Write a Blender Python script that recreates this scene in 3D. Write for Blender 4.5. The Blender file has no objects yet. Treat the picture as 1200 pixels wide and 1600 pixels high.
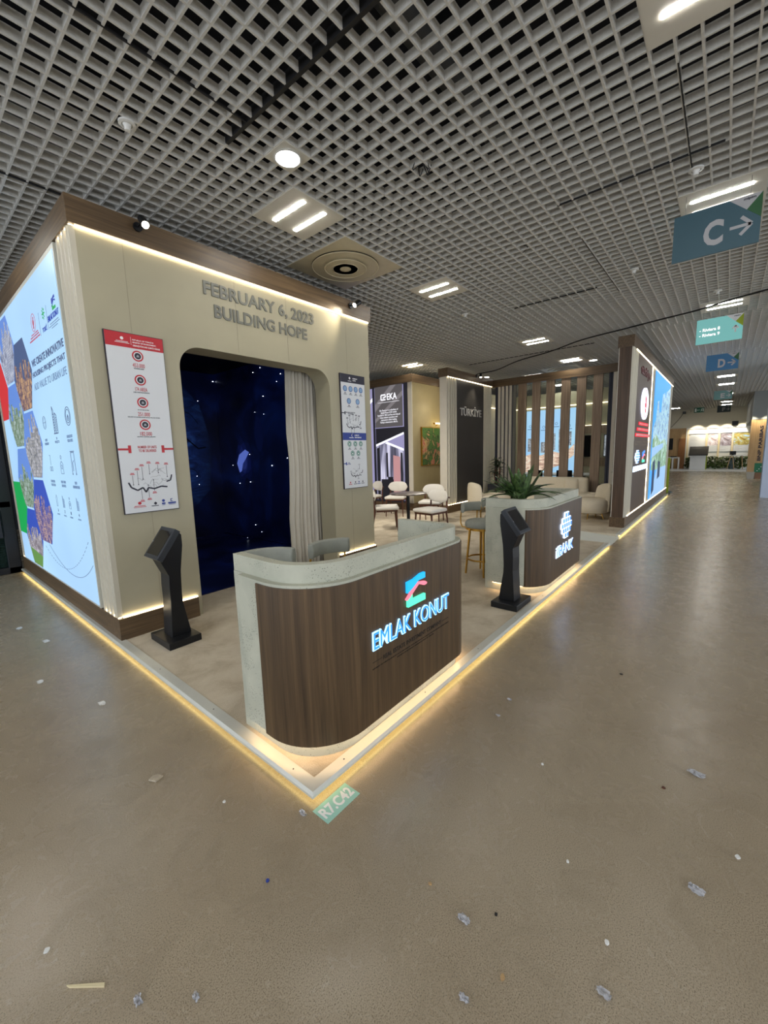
import bpy, bmesh, math, random
from mathutils import Vector, Matrix
random.seed(7)
sc = bpy.context.scene
COL = sc.collection
# ------------------------------------------------------------------ camera
F_PX = 637.9
cam_d = bpy.data.cameras.new('camera'); cam = bpy.data.objects.new('camera', cam_d); COL.objects.link(cam)
cam_d.sensor_fit = 'VERTICAL'; cam_d.sensor_height = 36.0; cam_d.lens = 36.0 * F_PX / 1600.0
cam_d.clip_start = 0.02; cam_d.clip_end = 200
_y, _p, _r = [math.radians(a) for a in (39.963, -8.24, -1.628)]
_F = Vector((math.cos(_p)*math.cos(_y), math.cos(_p)*math.sin(_y), math.sin(_p)))
_R0 = Vector((math.sin(_y), -math.cos(_y), 0)); _U0 = _R0.cross(_F)
_R = _R0*math.cos(_r) + _U0*math.sin(_r); _U = -_R0*math.sin(_r) + _U0*math.cos(_r)
cam.matrix_world = Matrix(((_R.x, _U.x, -_F.x, -1.060), (_R.y, _U.y, -_F.y, -1.371), (_R.z, _U.z, -_F.z, 1.620), (0, 0, 0, 1)))
sc.camera = cam
# ------------------------------------------------------------------ world, exposure
sc.view_settings.view_transform = 'Standard'; sc.view_settings.look = 'None'
sc.view_settings.gamma = 1; sc.view_settings.use_curve_mapping = False
sc.view_settings.exposure = 0.30
w = bpy.data.worlds.new('hall_ambient_fill'); sc.world = w; w.use_nodes = True  # uniform ambient fill standing in for light from the unbuilt hall
bg = w.node_tree.nodes['Background']; bg.inputs[0].default_value = (0.80, 0.86, 0.95, 1); bg.inputs[1].default_value = 1.9
K_PANEL = 74.0      # ceiling tubes
K_LED = 11.0         # LED strips on the booths
K_BOX = 0.80         # backlit graphics

# ------------------------------------------------------------------ materials
def lin(c):
    return tuple((v/12.92 if v <= 0.04045 else ((v+0.055)/1.055)**2.4) for v in [x/255 for x in c])
def hexc(*c): return lin(c) + (1,)
class NT:
    def __init__(s, name):
        s.m = bpy.data.materials.new(name); s.m.use_nodes = True; s.t = s.m.node_tree; s.b = s.t.nodes['Principled BSDF']
    def n(s, typ, **kw):
        nd = s.t.nodes.new(typ)
        for k, v in kw.items():
            if k in nd.inputs: nd.inputs[k].default_value = v
            else: setattr(nd, k, v)
        return nd
    def l(s, a, b): s.t.links.new(a, b)
    def coord(s, scale=(1,1,1), kind='Object'):
        tc = s.n('ShaderNodeTexCoord'); mp = s.n('ShaderNodeMapping'); mp.inputs['Scale'].default_value = scale
        s.l(tc.outputs[kind], mp.inputs['Vector']); return mp.outputs[0]
    def noise(s, vec, scale, detail=3, rough=0.55, dist=0):
        nd = s.n('ShaderNodeTexNoise'); nd.inputs['Scale'].default_value = scale; nd.inputs['Detail'].default_value = detail
        nd.inputs['Roughness'].default_value = rough; nd.inputs['Distortion'].default_value = dist; s.l(vec, nd.inputs['Vector']); return nd.outputs['Fac']
    def ramp(s, fac, stops):
        nd = s.n('ShaderNodeValToRGB'); cr = nd.color_ramp
        while len(cr.elements) < len(stops): cr.elements.new(0.5)
        for e, (p, c) in zip(cr.elements, stops): e.position = p; e.color = c
        s.l(fac, nd.inputs[0]); return nd.outputs[0]
    def mix(s, fac, a, b, mode='MIX'):
        nd = s.n('ShaderNodeMix', data_type='RGBA', blend_type=mode)
        for sock, v in ((nd.inputs[0], fac), (nd.inputs[6], a), (nd.inputs[7], b)):
            if hasattr(v, 'links'): s.l(v, sock)
            else: sock.default_value = v
        return nd.outputs[2]
    def bump(s, h, strength=0.2, dist=0.01):
        nd = s.n('ShaderNodeBump'); nd.inputs['Strength'].default_value = strength; nd.inputs['Distance'].default_value = dist
        s.l(h, nd.inputs['Height']); s.l(nd.outputs[0], s.b.inputs['Normal'])
def plain(name, c, rough=0.6, metal=0.0, spec=0.5, vary=0.06, vscale=6.0, emit=0.0, bump=0.0):
    s = NT(name); s.b.inputs['Roughness'].default_value = rough; s.b.inputs['Metallic'].default_value = metal
    s.b.inputs['Specular IOR Level'].default_value = spec
    col = hexc(*c)
    f = s.noise(s.coord(), vscale, 4)
    a = tuple(v*(1-vary) for v in col[:3]) + (1,); b = tuple(min(1, v*(1+vary)) for v in col[:3]) + (1,)
    out = s.ramp(f, [(0.3, a), (0.7, b)]); s.l(out, s.b.inputs['Base Color'])
    if emit: s.l(out, s.b.inputs['Emission Color']); s.b.inputs['Emission Strength'].default_value = emit
    if bump: s.bump(f, bump, 0.004)
    return s.m
def glow(name, c, strength):
    s = NT(name); col = hexc(*c); s.b.inputs['Base Color'].default_value = tuple(v*0.12 for v in col[:3]) + (1,)
    s.b.inputs['Emission Color'].default_value = col; s.b.inputs['Emission Strength'].default_value = strength
    s.b.inputs['Roughness'].default_value = 0.5
    return s.m
def wood(name, dark, light, axis='z', rough=0.45, scale=1.0, emit=0):
    s = NT(name); k = {'z': (14, 14, 0.55), 'x': (0.55, 14, 14), 'y': (14, 0.55, 14)}[axis]
    k = tuple(v*scale for v in k)
    v = s.coord(k); f = s.noise(v, 2.2, 8, 0.62, 0.35)
    k2 = tuple(q*4.5 if q > 2 else q*1.5 for q in k)
    g = s.noise(s.coord(k2), 3.0, 3, 0.6)
    c1 = s.ramp(f, [(0.30, hexc(*dark)), (0.52, hexc(*[(a+b)/2 for a, b in zip(dark, light)])), (0.74, hexc(*light))])
    c2 = s.mix(0.35, c1, s.ramp(g, [(0.35, (0.35, 0.33, 0.3, 1)), (0.62, (1, 1, 1, 1))]), 'MULTIPLY')
    s.l(c2, s.b.inputs['Base Color']); s.b.inputs['Roughness'].default_value = rough
    s.bump(f, 0.08, 0.003); return s.m
M = {}
# hall floor
s = NT('speckled_vinyl_floor'); v = s.coord()
big = s.noise(v, 0.55, 4, 0.6, 0.4); fine = s.noise(v, 240, 2, 0.8); mid = s.noise(v, 7, 6, 0.65, 0.8)
c = s.ramp(big, [(0.30, hexc(150,135,113)), (0.5, hexc(161,147,125)), (0.72, hexc(169,156,135))])
c = s.mix(0.95, c, s.ramp(fine, [(0.33, (0.34,0.32,0.29,1)), (0.48, (0.93,0.92,0.9,1)), (0.62, (1,1,1,1)), (0.72, (1.25,1.22,1.18,1))]), 'MULTIPLY')
c = s.mix(0.22, c, s.ramp(mid, [(0.34, (0.62,0.58,0.5,1)), (0.5, (1,1,1,1))]), 'MULTIPLY')
# scuffs: thin wandering lines
sv = s.coord((1,1,1)); wv = s.noise(sv, 1.3, 5, 0.55, 2.2)
sc1 = s.ramp(wv, [(0.497, (0,0,0,1)), (0.5, (1,1,1,1)), (0.503, (0,0,0,1))])
msk = s.ramp(s.noise(s.coord((1,1,1)), 2.6, 2), [(0.55, (0,0,0,1)), (0.68, (0.35,0.35,0.35,1))])
scf = s.mix(1.0, sc1, msk, 'MULTIPLY')
c = s.mix(scf, c, hexc(84,74,60))
s.l(c, s.b.inputs['Base Color'])
r = s.ramp(mid, [(0.3, (0.30,0.30,0.30,1)), (0.7, (0.24,0.24,0.24,1))]); s.l(r, s.b.inputs['Roughness'])
s.bump(fine, 0.06, 0.002); s.b.inputs['Specular IOR Level'].default_value = 0.5; M['floor'] = s.m
# carpet
def carpet(name, a, b, c_):
    s = NT(name); v = s.coord(); f = s.noise(v, 2.6, 5, 0.62, 0.3); g = s.noise(v, 220, 2, 0.7)
    c = s.ramp(f, [(0.32, hexc(*a)), (0.5, hexc(*b)), (0.7, hexc(*c_))])
    c = s.mix(0.5, c, s.ramp(g, [(0.3, (0.55,0.53,0.5,1)), (0.6, (1.05,1.05,1.05,1))]), 'MULTIPLY')
    s.l(c, s.b.inputs['Base Color']); s.b.inputs['Roughness'].default_value = 0.95; s.b.inputs['Specular IOR Level'].default_value = 0.1
    s.bump(g, 0.5, 0.004); return s.m
M['carpet'] = carpet('beige_carpet', (176,162,140), (202,190,168), (216,206,186))
# ceiling lattice
M['lattice'] = plain('grey_painted_lattice', (204,202,195), 0.55, vary=0.08, vscale=60)
M['plenum'] = plain('dark_plenum', (22,24,32), 0.9, vary=0.5, vscale=1.2)
M['duct'] = plain('galvanised_duct', (88,88,86), 0.5, 0.4)
M['plate'] = plain('white_ceiling_plate', (206,202,190), 0.5, vary=0.04)
M['diffuser'] = plain('cream_diffuser_enamel', (190,180,152), 0.4, vary=0.05)
M['tube'] = glow('lit_tube', (255,251,242), K_PANEL)
M['down'] = glow('lit_downlight', (255,253,248), 14)
M['led'] = glow('warm_white_led', (255,232,190), K_LED)
M['led_dim'] = glow('dim_white_led', (255,236,200), 2.5)
M['led_y'] = glow('yellow_led', (255,226,146), 5.5)
M['led_u'] = glow('amber_counter_led', (255,212,160), 10.0)
# booth
M['beige'] = plain('beige_painted_panel', (168,161,136), 0.62, vary=0.03, vscale=3)
M['beige_rib'] = plain('beige_fluted_profile', (196,190,172), 0.5, vary=0.03)
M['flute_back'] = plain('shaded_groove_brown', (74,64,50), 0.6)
M['wood_h'] = wood('walnut_horizontal', (76,59,40), (124,100,70), 'x')
M['wood_hy'] = wood('walnut_horizontal_side', (76,59,40), (124,100,70), 'y')
M['wood_v'] = wood('walnut_vertical', (66,48,34), (104,80,58), 'z')
M['wood_counter'] = wood('dark_walnut_counter', (64,48,30), (106,83,56), 'z', 0.38)
M['wood_slat'] = wood('light_walnut_slat', (124,103,84), (168,146,122), 'z')
M['wood_leg'] = wood('red_brown_leg', (66,34,20), (112,64,42), 'z')
M['oak'] = wood('pale_oak', (172,138,92), (206,172,124), 'z')
def stone():
    s = NT('pale_pitted_stone'); v = s.coord(); f = s.noise(v, 3.5, 5, 0.6, 0.5)
    c = s.ramp(f, [(0.3, hexc(168,170,154)), (0.7, hexc(192,192,174))])
    vo = s.n('ShaderNodeTexVoronoi'); vo.inputs['Scale'].default_value = 95; s.l(v, vo.inputs['Vector'])
    pit = s.ramp(vo.outputs['Distance'], [(0.16, (1,1,1,1)), (0.28, (0,0,0,1))])
    m = s.ramp(s.noise(v, 5.5, 4, 0.6, 1.2), [(0.47, (0,0,0,1)), (0.58, (1,1,1,1))])
    c = s.mix(s.mix(1.0, pit, m, 'MULTIPLY'), c, hexc(96,98,86))
    s.l(c, s.b.inputs['Base Color']); s.b.inputs['Roughness'].default_value = 0.5; return s.m
M['stone'] = stone()
M['trim'] = plain('white_edge_trim', (204,204,194), 0.35, 0.15, vary=0.03)
M['black'] = plain('matt_black_steel', (26,28,32), 0.38, 0.3, vary=0.1)
M['bezel'] = plain('dark_grey_bezel', (50,54,60), 0.35, 0.2, vary=0.05)
M['screen'] = plain('dark_glass_screen', (12,10,14), 0.12, vary=0.1)
M['grey_text'] = plain('grey_raised_letters', (112,112,104), 0.5, vary=0.03)
M['white'] = plain('printed_white', (214,216,218), 0.4, vary=0.01)
M['white_ink'] = plain('white_ink', (232,232,232), 0.5, vary=0.01)
M['red_ink'] = plain('red_ink', (186,28,40), 0.45, vary=0.02)
M['navy_ink'] = plain('navy_ink', (28,28,46), 0.45, vary=0.05)
M['blue_ink'] = plain('blue_ink', (24,52,140), 0.45, vary=0.03)
M['lblue_ink'] = plain('pale_blue_ink', (132,166,200), 0.45, vary=0.03)
M['green_ink'] = plain('green_ink', (44,122,102), 0.45, vary=0.03)
M['grey_ink'] = plain('grey_ink', (150,152,156), 0.45, vary=0.03)
M['frame_dark'] = plain('dark_navy_edge', (30,26,42), 0.4)
M['gold'] = plain('brushed_gold', (196,150,66), 0.28, 0.9, vary=0.05)
M['cream'] = plain('cream_boucle', (218,208,186), 0.95, vary=0.07, vscale=90, bump=0.5)
M['offwhite'] = plain('offwhite_upholstery', (226,222,214), 0.85, vary=0.03, vscale=40, bump=0.2)
M['grey_fab'] = plain('grey_green_velvet', (148,150,140), 0.8, vary=0.08, vscale=12)
M['curtain'] = plain('sheer_white_curtain', (204,198,184), 0.9, vary=0.03)
M['darkmetal'] = plain('charcoal_metal', (46,46,52), 0.4, 0.5)
M['charcoal'] = plain('charcoal_panel', (56,55,56), 0.42, vary=0.12, vscale=1.5)
M['navy_slat'] = plain('navy_back_panel', (46,50,68), 0.6)
M['slat_white'] = plain('white_slat', (206,200,186), 0.5, vary=0.03)
M['planter'] = plain('blue_black_planter', (34,38,48), 0.45)
M['white_box'] = plain('white_laminate', (222,222,218), 0.4, vary=0.02)
M['ramp'] = plain('white_ramp_sheet', (214,216,206), 0.5, vary=0.03)
M['lime'] = plain('lime_laminate', (158,176,30), 0.5)
M['olive'] = plain('olive_laminate', (72,80,22), 0.5)
M['bnp_green'] = plain('sign_green', (30,112,78), 0.5)
M['teal_sign'] = plain('teal_sign_board', (60,92,104), 0.5, vary=0.02)
M['lit_ink'] = glow('glowing_white_ink', (255,255,255), 1.0)  # emission put into the ink to lift its contrast on the sign
M['lit_teal'] = glow('glowing_teal_sign_board', (126,196,192), 0.6)  # emission put into the board's colour to brighten it
M['blue_sign'] = plain('blue_sign_board', (52,112,158), 0.5, vary=0.02)
M['teal2'] = plain('green_teal_sign_board', (96,140,138), 0.5, vary=0.02)
M['slate_sign'] = plain('slate_sign_board', (62,78,82), 0.5, vary=0.02)
M['sign_grey'] = plain('sign_light_print', (176,176,178), 0.5, vary=0.02)
M['sign_green'] = plain('sign_green_corner', (44,92,54), 0.5)
M['exit_green'] = glow('exit_green', (24,74,56), 0.25)
M['wall_hall'] = plain('hall_wall_paint', (196,190,172), 0.8, vary=0.02)
M['wall_grey'] = plain('grey_bulkhead_paint', (142,146,144), 0.8, vary=0.02)
M['wall_dark'] = plain('dark_hall_wall', (40,42,50), 0.8, vary=0.2)
M['pillar'] = plain('bluish_white_pillar', (196,204,222), 0.7, vary=0.02)
M['plastic'] = plain('white_plastic', (214,214,210), 0.4)
M['cable'] = plain('black_rubber', (14,14,16), 0.6)
M['soil'] = plain('dark_soil', (40,30,22), 0.95, vary=0.3, vscale=50)
def leafm(name, a, b):
    s = NT(name); v = s.coord(); f = s.noise(v, 22, 4, 0.6, 0.6); s.l(s.ramp(f, [(0.38, hexc(*a)), (0.66, hexc(*b))]), s.b.inputs['Base Color'])
    s.b.inputs['Roughness'].default_value = 0.38; return s.m
M['leaf'] = leafm('glossy_leaf', (26,50,22), (92,122,66)); M['leaf_dark'] = leafm('dark_leaf', (14,28,14), (40,64,34))
M['hedge'] = leafm('hedge_leaf', (40,62,26), (120,140,80))
def glassm(name, tint=(235,245,245), rough=0.02, alpha=None):
    s = NT(name); s.b.inputs['Base Color'].default_value = hexc(*tint); s.b.inputs['Roughness'].default_value = rough
    s.b.inputs['Transmission Weight'].default_value = 1.0; s.b.inputs['IOR'].default_value = 1.03
    return s.m
M['glass'] = glassm('clear_glass')
def filmm():
    s = NT('crumpled_clear_tape'); s.b.inputs['Base Color'].default_value = hexc(236,238,244); s.b.inputs['Roughness'].default_value = 0.18
    s.b.inputs['Transmission Weight'].default_value = 0.7; s.b.inputs['IOR'].default_value = 1.3; return s.m
M['film'] = filmm()
def starwall():
    s = NT('dark_blue_print'); v = s.coord(); f = s.noise(v, 1.1, 5, 0.55, 0.6)
    c = s.ramp(f, [(0.35, hexc(3,4,16)), (0.55, hexc(6,12,44)), (0.75, hexc(12,30,84))])
    s.l(c, s.b.inputs['Base Color']); s.b.inputs['Roughness'].default_value = 0.35
    s.l(c, s.b.inputs['Emission Color']); s.b.inputs['Emission Strength'].default_value = 0.22
    return s.m
M['starwall'] = starwall()
def picture(name, stops, scale=(1,1,1), nscale=6, detail=6, emit=0.0, dist=1.0, base=True):
    s = NT(name); f = s.noise(s.coord(scale), nscale, detail, 0.65, dist); c = s.ramp(f, stops)
    s.l(c, s.b.inputs['Base Color']); s.b.inputs['Roughness'].default_value = 0.4
    if emit: s.l(c, s.b.inputs['Emission Color']); s.b.inputs['Emission Strength'].default_value = emit
    return s.m
s = NT('blue_face_print'); tc = s.n('ShaderNodeTexCoord'); sx = s.n('ShaderNodeSeparateXYZ'); s.l(tc.outputs['Object'], sx.inputs[0])
f = s.noise(s.coord((1,1,2.5)), 2.2, 8, 0.65, 1.5); c = s.ramp(f, [(0.30, hexc(4,8,30)), (0.5, hexc(13,32,78)), (0.72, hexc(34,64,118))])
def edge(sock, a, b):
    m = s.n('ShaderNodeMapRange'); m.inputs['From Min'].default_value = a; m.inputs['From Max'].default_value = b; s.l(sock, m.inputs['Value']); return m.outputs[0]
e1 = edge(sx.outputs[0], 2.95, 2.45); e2 = edge(sx.outputs[2], 2.95, 2.3); e3 = edge(sx.outputs[2], 0.6, 1.1)
mm = s.n('ShaderNodeMath', operation='MULTIPLY'); s.l(e1, mm.inputs[0]); s.l(e2, mm.inputs[1]); m2 = s.n('ShaderNodeMath', operation='MULTIPLY'); s.l(mm.outputs[0], m2.inputs[0]); s.l(e3, m2.inputs[1])
c = s.mix(m2.outputs[0], hexc(4,8,28), c); s.l(c, s.b.inputs['Base Color']); s.l(c, s.b.inputs['Emission Color']); s.b.inputs['Emission Strength'].default_value = 0.5; s.b.inputs['Roughness'].default_value = 0.35  # print given its own glow to brighten it in the dark room
M['skinface'] = s.m
M['painting'] = picture('abstract_flower_paint', [(0.34, hexc(34,60,24)), (0.44, hexc(80,124,52)), (0.52, hexc(40,66,30)), (0.57, hexc(190,160,110)), (0.62, hexc(170,50,66)), (0.72, hexc(200,170,140))], (1,1,1), 1.9, 5, 0, 1.8)
M['lb_sky'] = glow('backlit_sky_print', (172,212,252), K_BOX)
def lb_grad():
    s = NT('backlit_pale_blue_print'); v = s.coord(); f = s.noise(v, 0.5, 2); c = s.ramp(f, [(0.3, hexc(164,206,252)), (0.7, hexc(184,226,250))])
    s.l(c, s.b.inputs['Emission Color']); s.b.inputs['Emission Strength'].default_value = K_BOX; s.b.inputs['Base Color'].default_value = (0.05, 0.06, 0.07, 1)
    s.b.inputs['Roughness'].default_value = 0.4; return s.m
M['lb'] = lb_grad()
def lbp(name, c, k=0.7): M[name] = glow(name, c, k*K_BOX)
lbp('lb_navy', (80,98,140), 0.85); lbp('lb_grey', (120,150,190), 0.8); lbp('lb_red', (226,62,66), 0.8); lbp('lb_pink', (190,96,120), 0.9); lbp('lb_green', (30,180,90), 0.8); lbp('lb_white', (225,235,250), 0.95); lbp('lb_blue', (40,70,190), 0.7)
lbp('lb_grass', (120,170,90), 0.7)
def city(name, sky, a, b, c_, sc_=(1,1,1), ns=16):
    s = NT(name); tc = s.n('ShaderNodeTexCoord'); sp_ = s.n('ShaderNodeSeparateXYZ'); s.l(tc.outputs['Object'], sp_.inputs[0])
    ad = s.n('ShaderNodeMath', operation='ADD'); s.l(sp_.outputs[0], ad.inputs[0]); s.l(sp_.outputs[1], ad.inputs[1])
    cb = s.n('ShaderNodeCombineXYZ'); s.l(ad.outputs[0], cb.inputs[0]); s.l(sp_.outputs[2], cb.inputs[1])
    br = s.n('ShaderNodeTexBrick'); s.l(cb.outputs[0], br.inputs['Vector']); br.offset = 0.5
    br.inputs['Scale'].default_value = 7.0; br.inputs['Mortar Size'].default_value = 0.012; br.inputs['Brick Width'].default_value = 0.30; br.inputs['Row Height'].default_value = 0.42/sc_[1]*1.0
    br.inputs['Color1'].default_value = hexc(*b); br.inputs['Color2'].default_value = hexc(*c_); br.inputs['Mortar'].default_value = hexc(*a)
    f = s.noise(cb.outputs[0], ns*1.2, 5, 0.7, 0.5); n2 = s.ramp(f, [(0.36, hexc(*a)), (0.5, hexc(*b)), (0.62, hexc(*c_))])
    g = s.ramp(s.noise(cb.outputs[0], 5.0, 3), [(0.42, (0,0,0,1)), (0.58, (1,1,1,1))])
    c = s.mix(g, br.outputs['Color'], n2)
    s.b.inputs['Base Color'].default_value = (0.05,0.05,0.05,1); s.l(c, s.b.inputs['Emission Color']); s.b.inputs['Emission Strength'].default_value = 0.75*K_BOX
    M[name] = s.m
city('ph_tower', (150,180,230), (92,92,120), (170,180,210), (220,225,240), (1,2.2,1), 9)
city('ph_night', (150,110,140), (60,50,74), (120,90,110), (240,190,130))
city('ph_green', (140,180,170), (60,90,60), (120,150,110), (200,220,220))
city('ph_blocks', (170,180,210), (80,90,120), (150,150,150), (225,225,235), (1,1.6,1), 13)
city('ph_dusk', (90,90,180), (40,40,110), (100,90,170), (230,190,170), (1,2.4,1), 11)
city('ph_house', (170,170,190), (90,80,90), (150,140,150), (220,215,225), (1,2,1), 8)
lbp('ph_sky', (110,150,230), 0.85); lbp('ph_sky2', (60,90,200), 0.8)

# ------------------------------------------------------------------ mesh helpers
def wloc(o):
    v = Vector((0, 0, 0))
    while o is not None: v += o.location; o = o.parent
    return v
class MB:
    def __init__(s): s.v = []; s.f = []
    def add(s, vs, fs):
        k = len(s.v); s.v += [tuple(p) for p in vs]; s.f += [tuple(i+k for i in f) for f in fs]; return s
    def box(s, x0, y0, z0, x1, y1, z1):
        vs = [(x, y, z) for z in (z0, z1) for y in (y0, y1) for x in (x0, x1)]
        return s.add(vs, [(0,2,3,1),(4,5,7,6),(0,1,5,4),(2,6,7,3),(0,4,6,2),(1,3,7,5)])
    def prism(s, pts, a, b):   # pts 3-D list + offset vectors a, b
        n = len(pts); a = Vector(a); b = Vector(b)
        vs = [Vector(p)+a for p in pts] + [Vector(p)+b for p in pts]
        return s.add(vs, [tuple(range(n-1, -1, -1)), tuple(range(n, 2*n))] + [(i, (i+1) % n, (i+1) % n+n, i+n) for i in range(n)])
    def poly(s, xy, z0, z1): return s.prism([(x, y, 0) for x, y in xy], (0,0,z0), (0,0,z1))
    def cyl(s, p0, p1, r0, r1=None, n=16, caps=True):
        r1 = r0 if r1 is None else r1; p0 = Vector(p0); p1 = Vector(p1); d = (p1-p0).normalized()
        a = d.orthogonal().normalized(); b = d.cross(a)
        vs = [p0 + (a*math.cos(t)+b*math.sin(t))*r0 for t in [2*math.pi*i/n for i in range(n)]]
        vs += [p1 + (a*math.cos(t)+b*math.sin(t))*r1 for t in [2*math.pi*i/n for i in range(n)]]
        fs = [(i, (i+1) % n, (i+1) % n+n, i+n) for i in range(n)]
        if caps: fs += [tuple(range(n-1, -1, -1)), tuple(range(n, 2*n))]
        return s.add(vs, fs)
    def tube(s, path, r, n=8, closed=False):
        path = [Vector(p) for p in path]; m = len(path); rings = []
        prev = None
        for i, p in enumerate(path):
            if closed: d = (path[(i+1) % m]-path[i-1]).normalized()
            else: d = (path[min(i+1, m-1)]-path[max(i-1, 0)]).normalized()
            a = (prev - d*prev.dot(d)).normalized() if prev is not None and (prev - d*prev.dot(d)).length > 1e-4 else d.orthogonal().normalized()
            prev = a; b = d.cross(a); rr = r[i] if isinstance(r, (list, tuple)) else r
            rings.append([p+(a*math.cos(t)+b*math.sin(t))*rr for t in [2*math.pi*k/n for k in range(n)]])
        vs = [q for rg in rings for q in rg]; fs = []
        for i in range(m if closed else m-1):
            j = (i+1) % m
            fs += [(i*n+k, i*n+(k+1) % n, j*n+(k+1) % n, j*n+k) for k in range(n)]
        if not closed: fs += [tuple(range(n-1, -1, -1)), tuple((m-1)*n+k for k in range(n))]
        return s.add(vs, fs)
    def lathe(s, prof, c, n=32):   # prof: (r,z)
        vs = []; m = len(prof)
        for r, z in prof: vs += [(c[0]+r*math.cos(2*math.pi*k/n), c[1]+r*math.sin(2*math.pi*k/n), c[2]+z) for k in range(n)]
        fs = [(i*n+k, i*n+(k+1) % n, (i+1)*n+(k+1) % n, (i+1)*n+k) for i in range(m-1) for k in range(n)]
        if prof[0][0] > 1e-6: fs.append(tuple(range(n-1, -1, -1)))
        if prof[-1][0] > 1e-6: fs.append(tuple((m-1)*n+k for k in range(n)))
        return s.add(vs, fs)
    def build(s, name, m, parent=None, bevel=0, seg=2, smooth=None, subd=0, kind=None, solid=0):
        off = wloc(parent) if parent is not None else Vector((0,0,0))
        me = bpy.data.meshes.new(name); me.from_pydata([tuple(Vector(p)-off) for p in s.v], [], s.f); me.validate()
        bm = bmesh.new(); bm.from_mesh(me); bmesh.ops.remove_doubles(bm, verts=bm.verts, dist=1e-6) if subd else None
        bmesh.ops.recalc_face_normals(bm, faces=bm.faces); bm.to_mesh(me); bm.free()
        me.materials.append(M[m] if isinstance(m, str) else m)
        o = bpy.data.objects.new(name, me); COL.objects.link(o)
        if parent is not None: o.parent = parent
        if smooth is not None:
            me.polygons.foreach_set('use_smooth', [True]*len(me.polygons)); me.set_sharp_from_angle(angle=math.radians(smooth))
        if bevel:
            md = o.modifiers.new('bevel', 'BEVEL'); md.width = bevel; md.segments = seg; md.limit_method = 'ANGLE'; md.angle_limit = math.radians(40)
            if seg > 2: me.polygons.foreach_set('use_smooth', [True]*len(me.polygons)); me.set_sharp_from_angle(angle=math.radians(75)); 
        if subd:
            md = o.modifiers.new('sub', 'SUBSURF'); md.levels = subd; md.render_levels = subd
        if kind: o['kind'] = kind
        return o
def tag(o, label, cat, group=None):
    o['label'] = label; o['category'] = cat
    if group: o['group'] = group
    return o
def thing(name, loc, label, cat, group=None):
    o = bpy.data.objects.new(name, None); COL.objects.link(o); o.location = loc; o.empty_display_size = 0.1
    return tag(o, label, cat, group)
def dup(root, loc, rotz, label, group=None):
    r = root.copy(); COL.objects.link(r); r.location = loc; r.rotation_euler = (0, 0, rotz); r['label'] = label
    if group: r['group'] = group
    for ch in list(root.children):
        c = ch.copy(); COL.objects.link(c); c.parent = r
        for g in list(ch.children):
            d = g.copy(); COL.objects.link(d); d.parent = c
    return r
def lamp(name, typ, loc, energy, color, parent=None, size=0.1, aim=None, angle=60, blend=0.5):
    d = bpy.data.lights.new(name, typ); d.energy = energy; d.color = color
    o = bpy.data.objects.new(name, d); COL.objects.link(o)
    if typ == 'AREA': d.size = size
    else: d.shadow_soft_size = size
    if typ == 'SPOT': d.spot_size = math.radians(angle); d.spot_blend = blend
    if parent is not None: o.parent = parent; o.location = Vector(loc) - wloc(parent)
    else: o.location = loc
    if aim is not None: o.rotation_euler = (Vector(aim)-Vector(loc)).to_track_quat('-Z', 'Y').to_euler()
    return o
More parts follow.
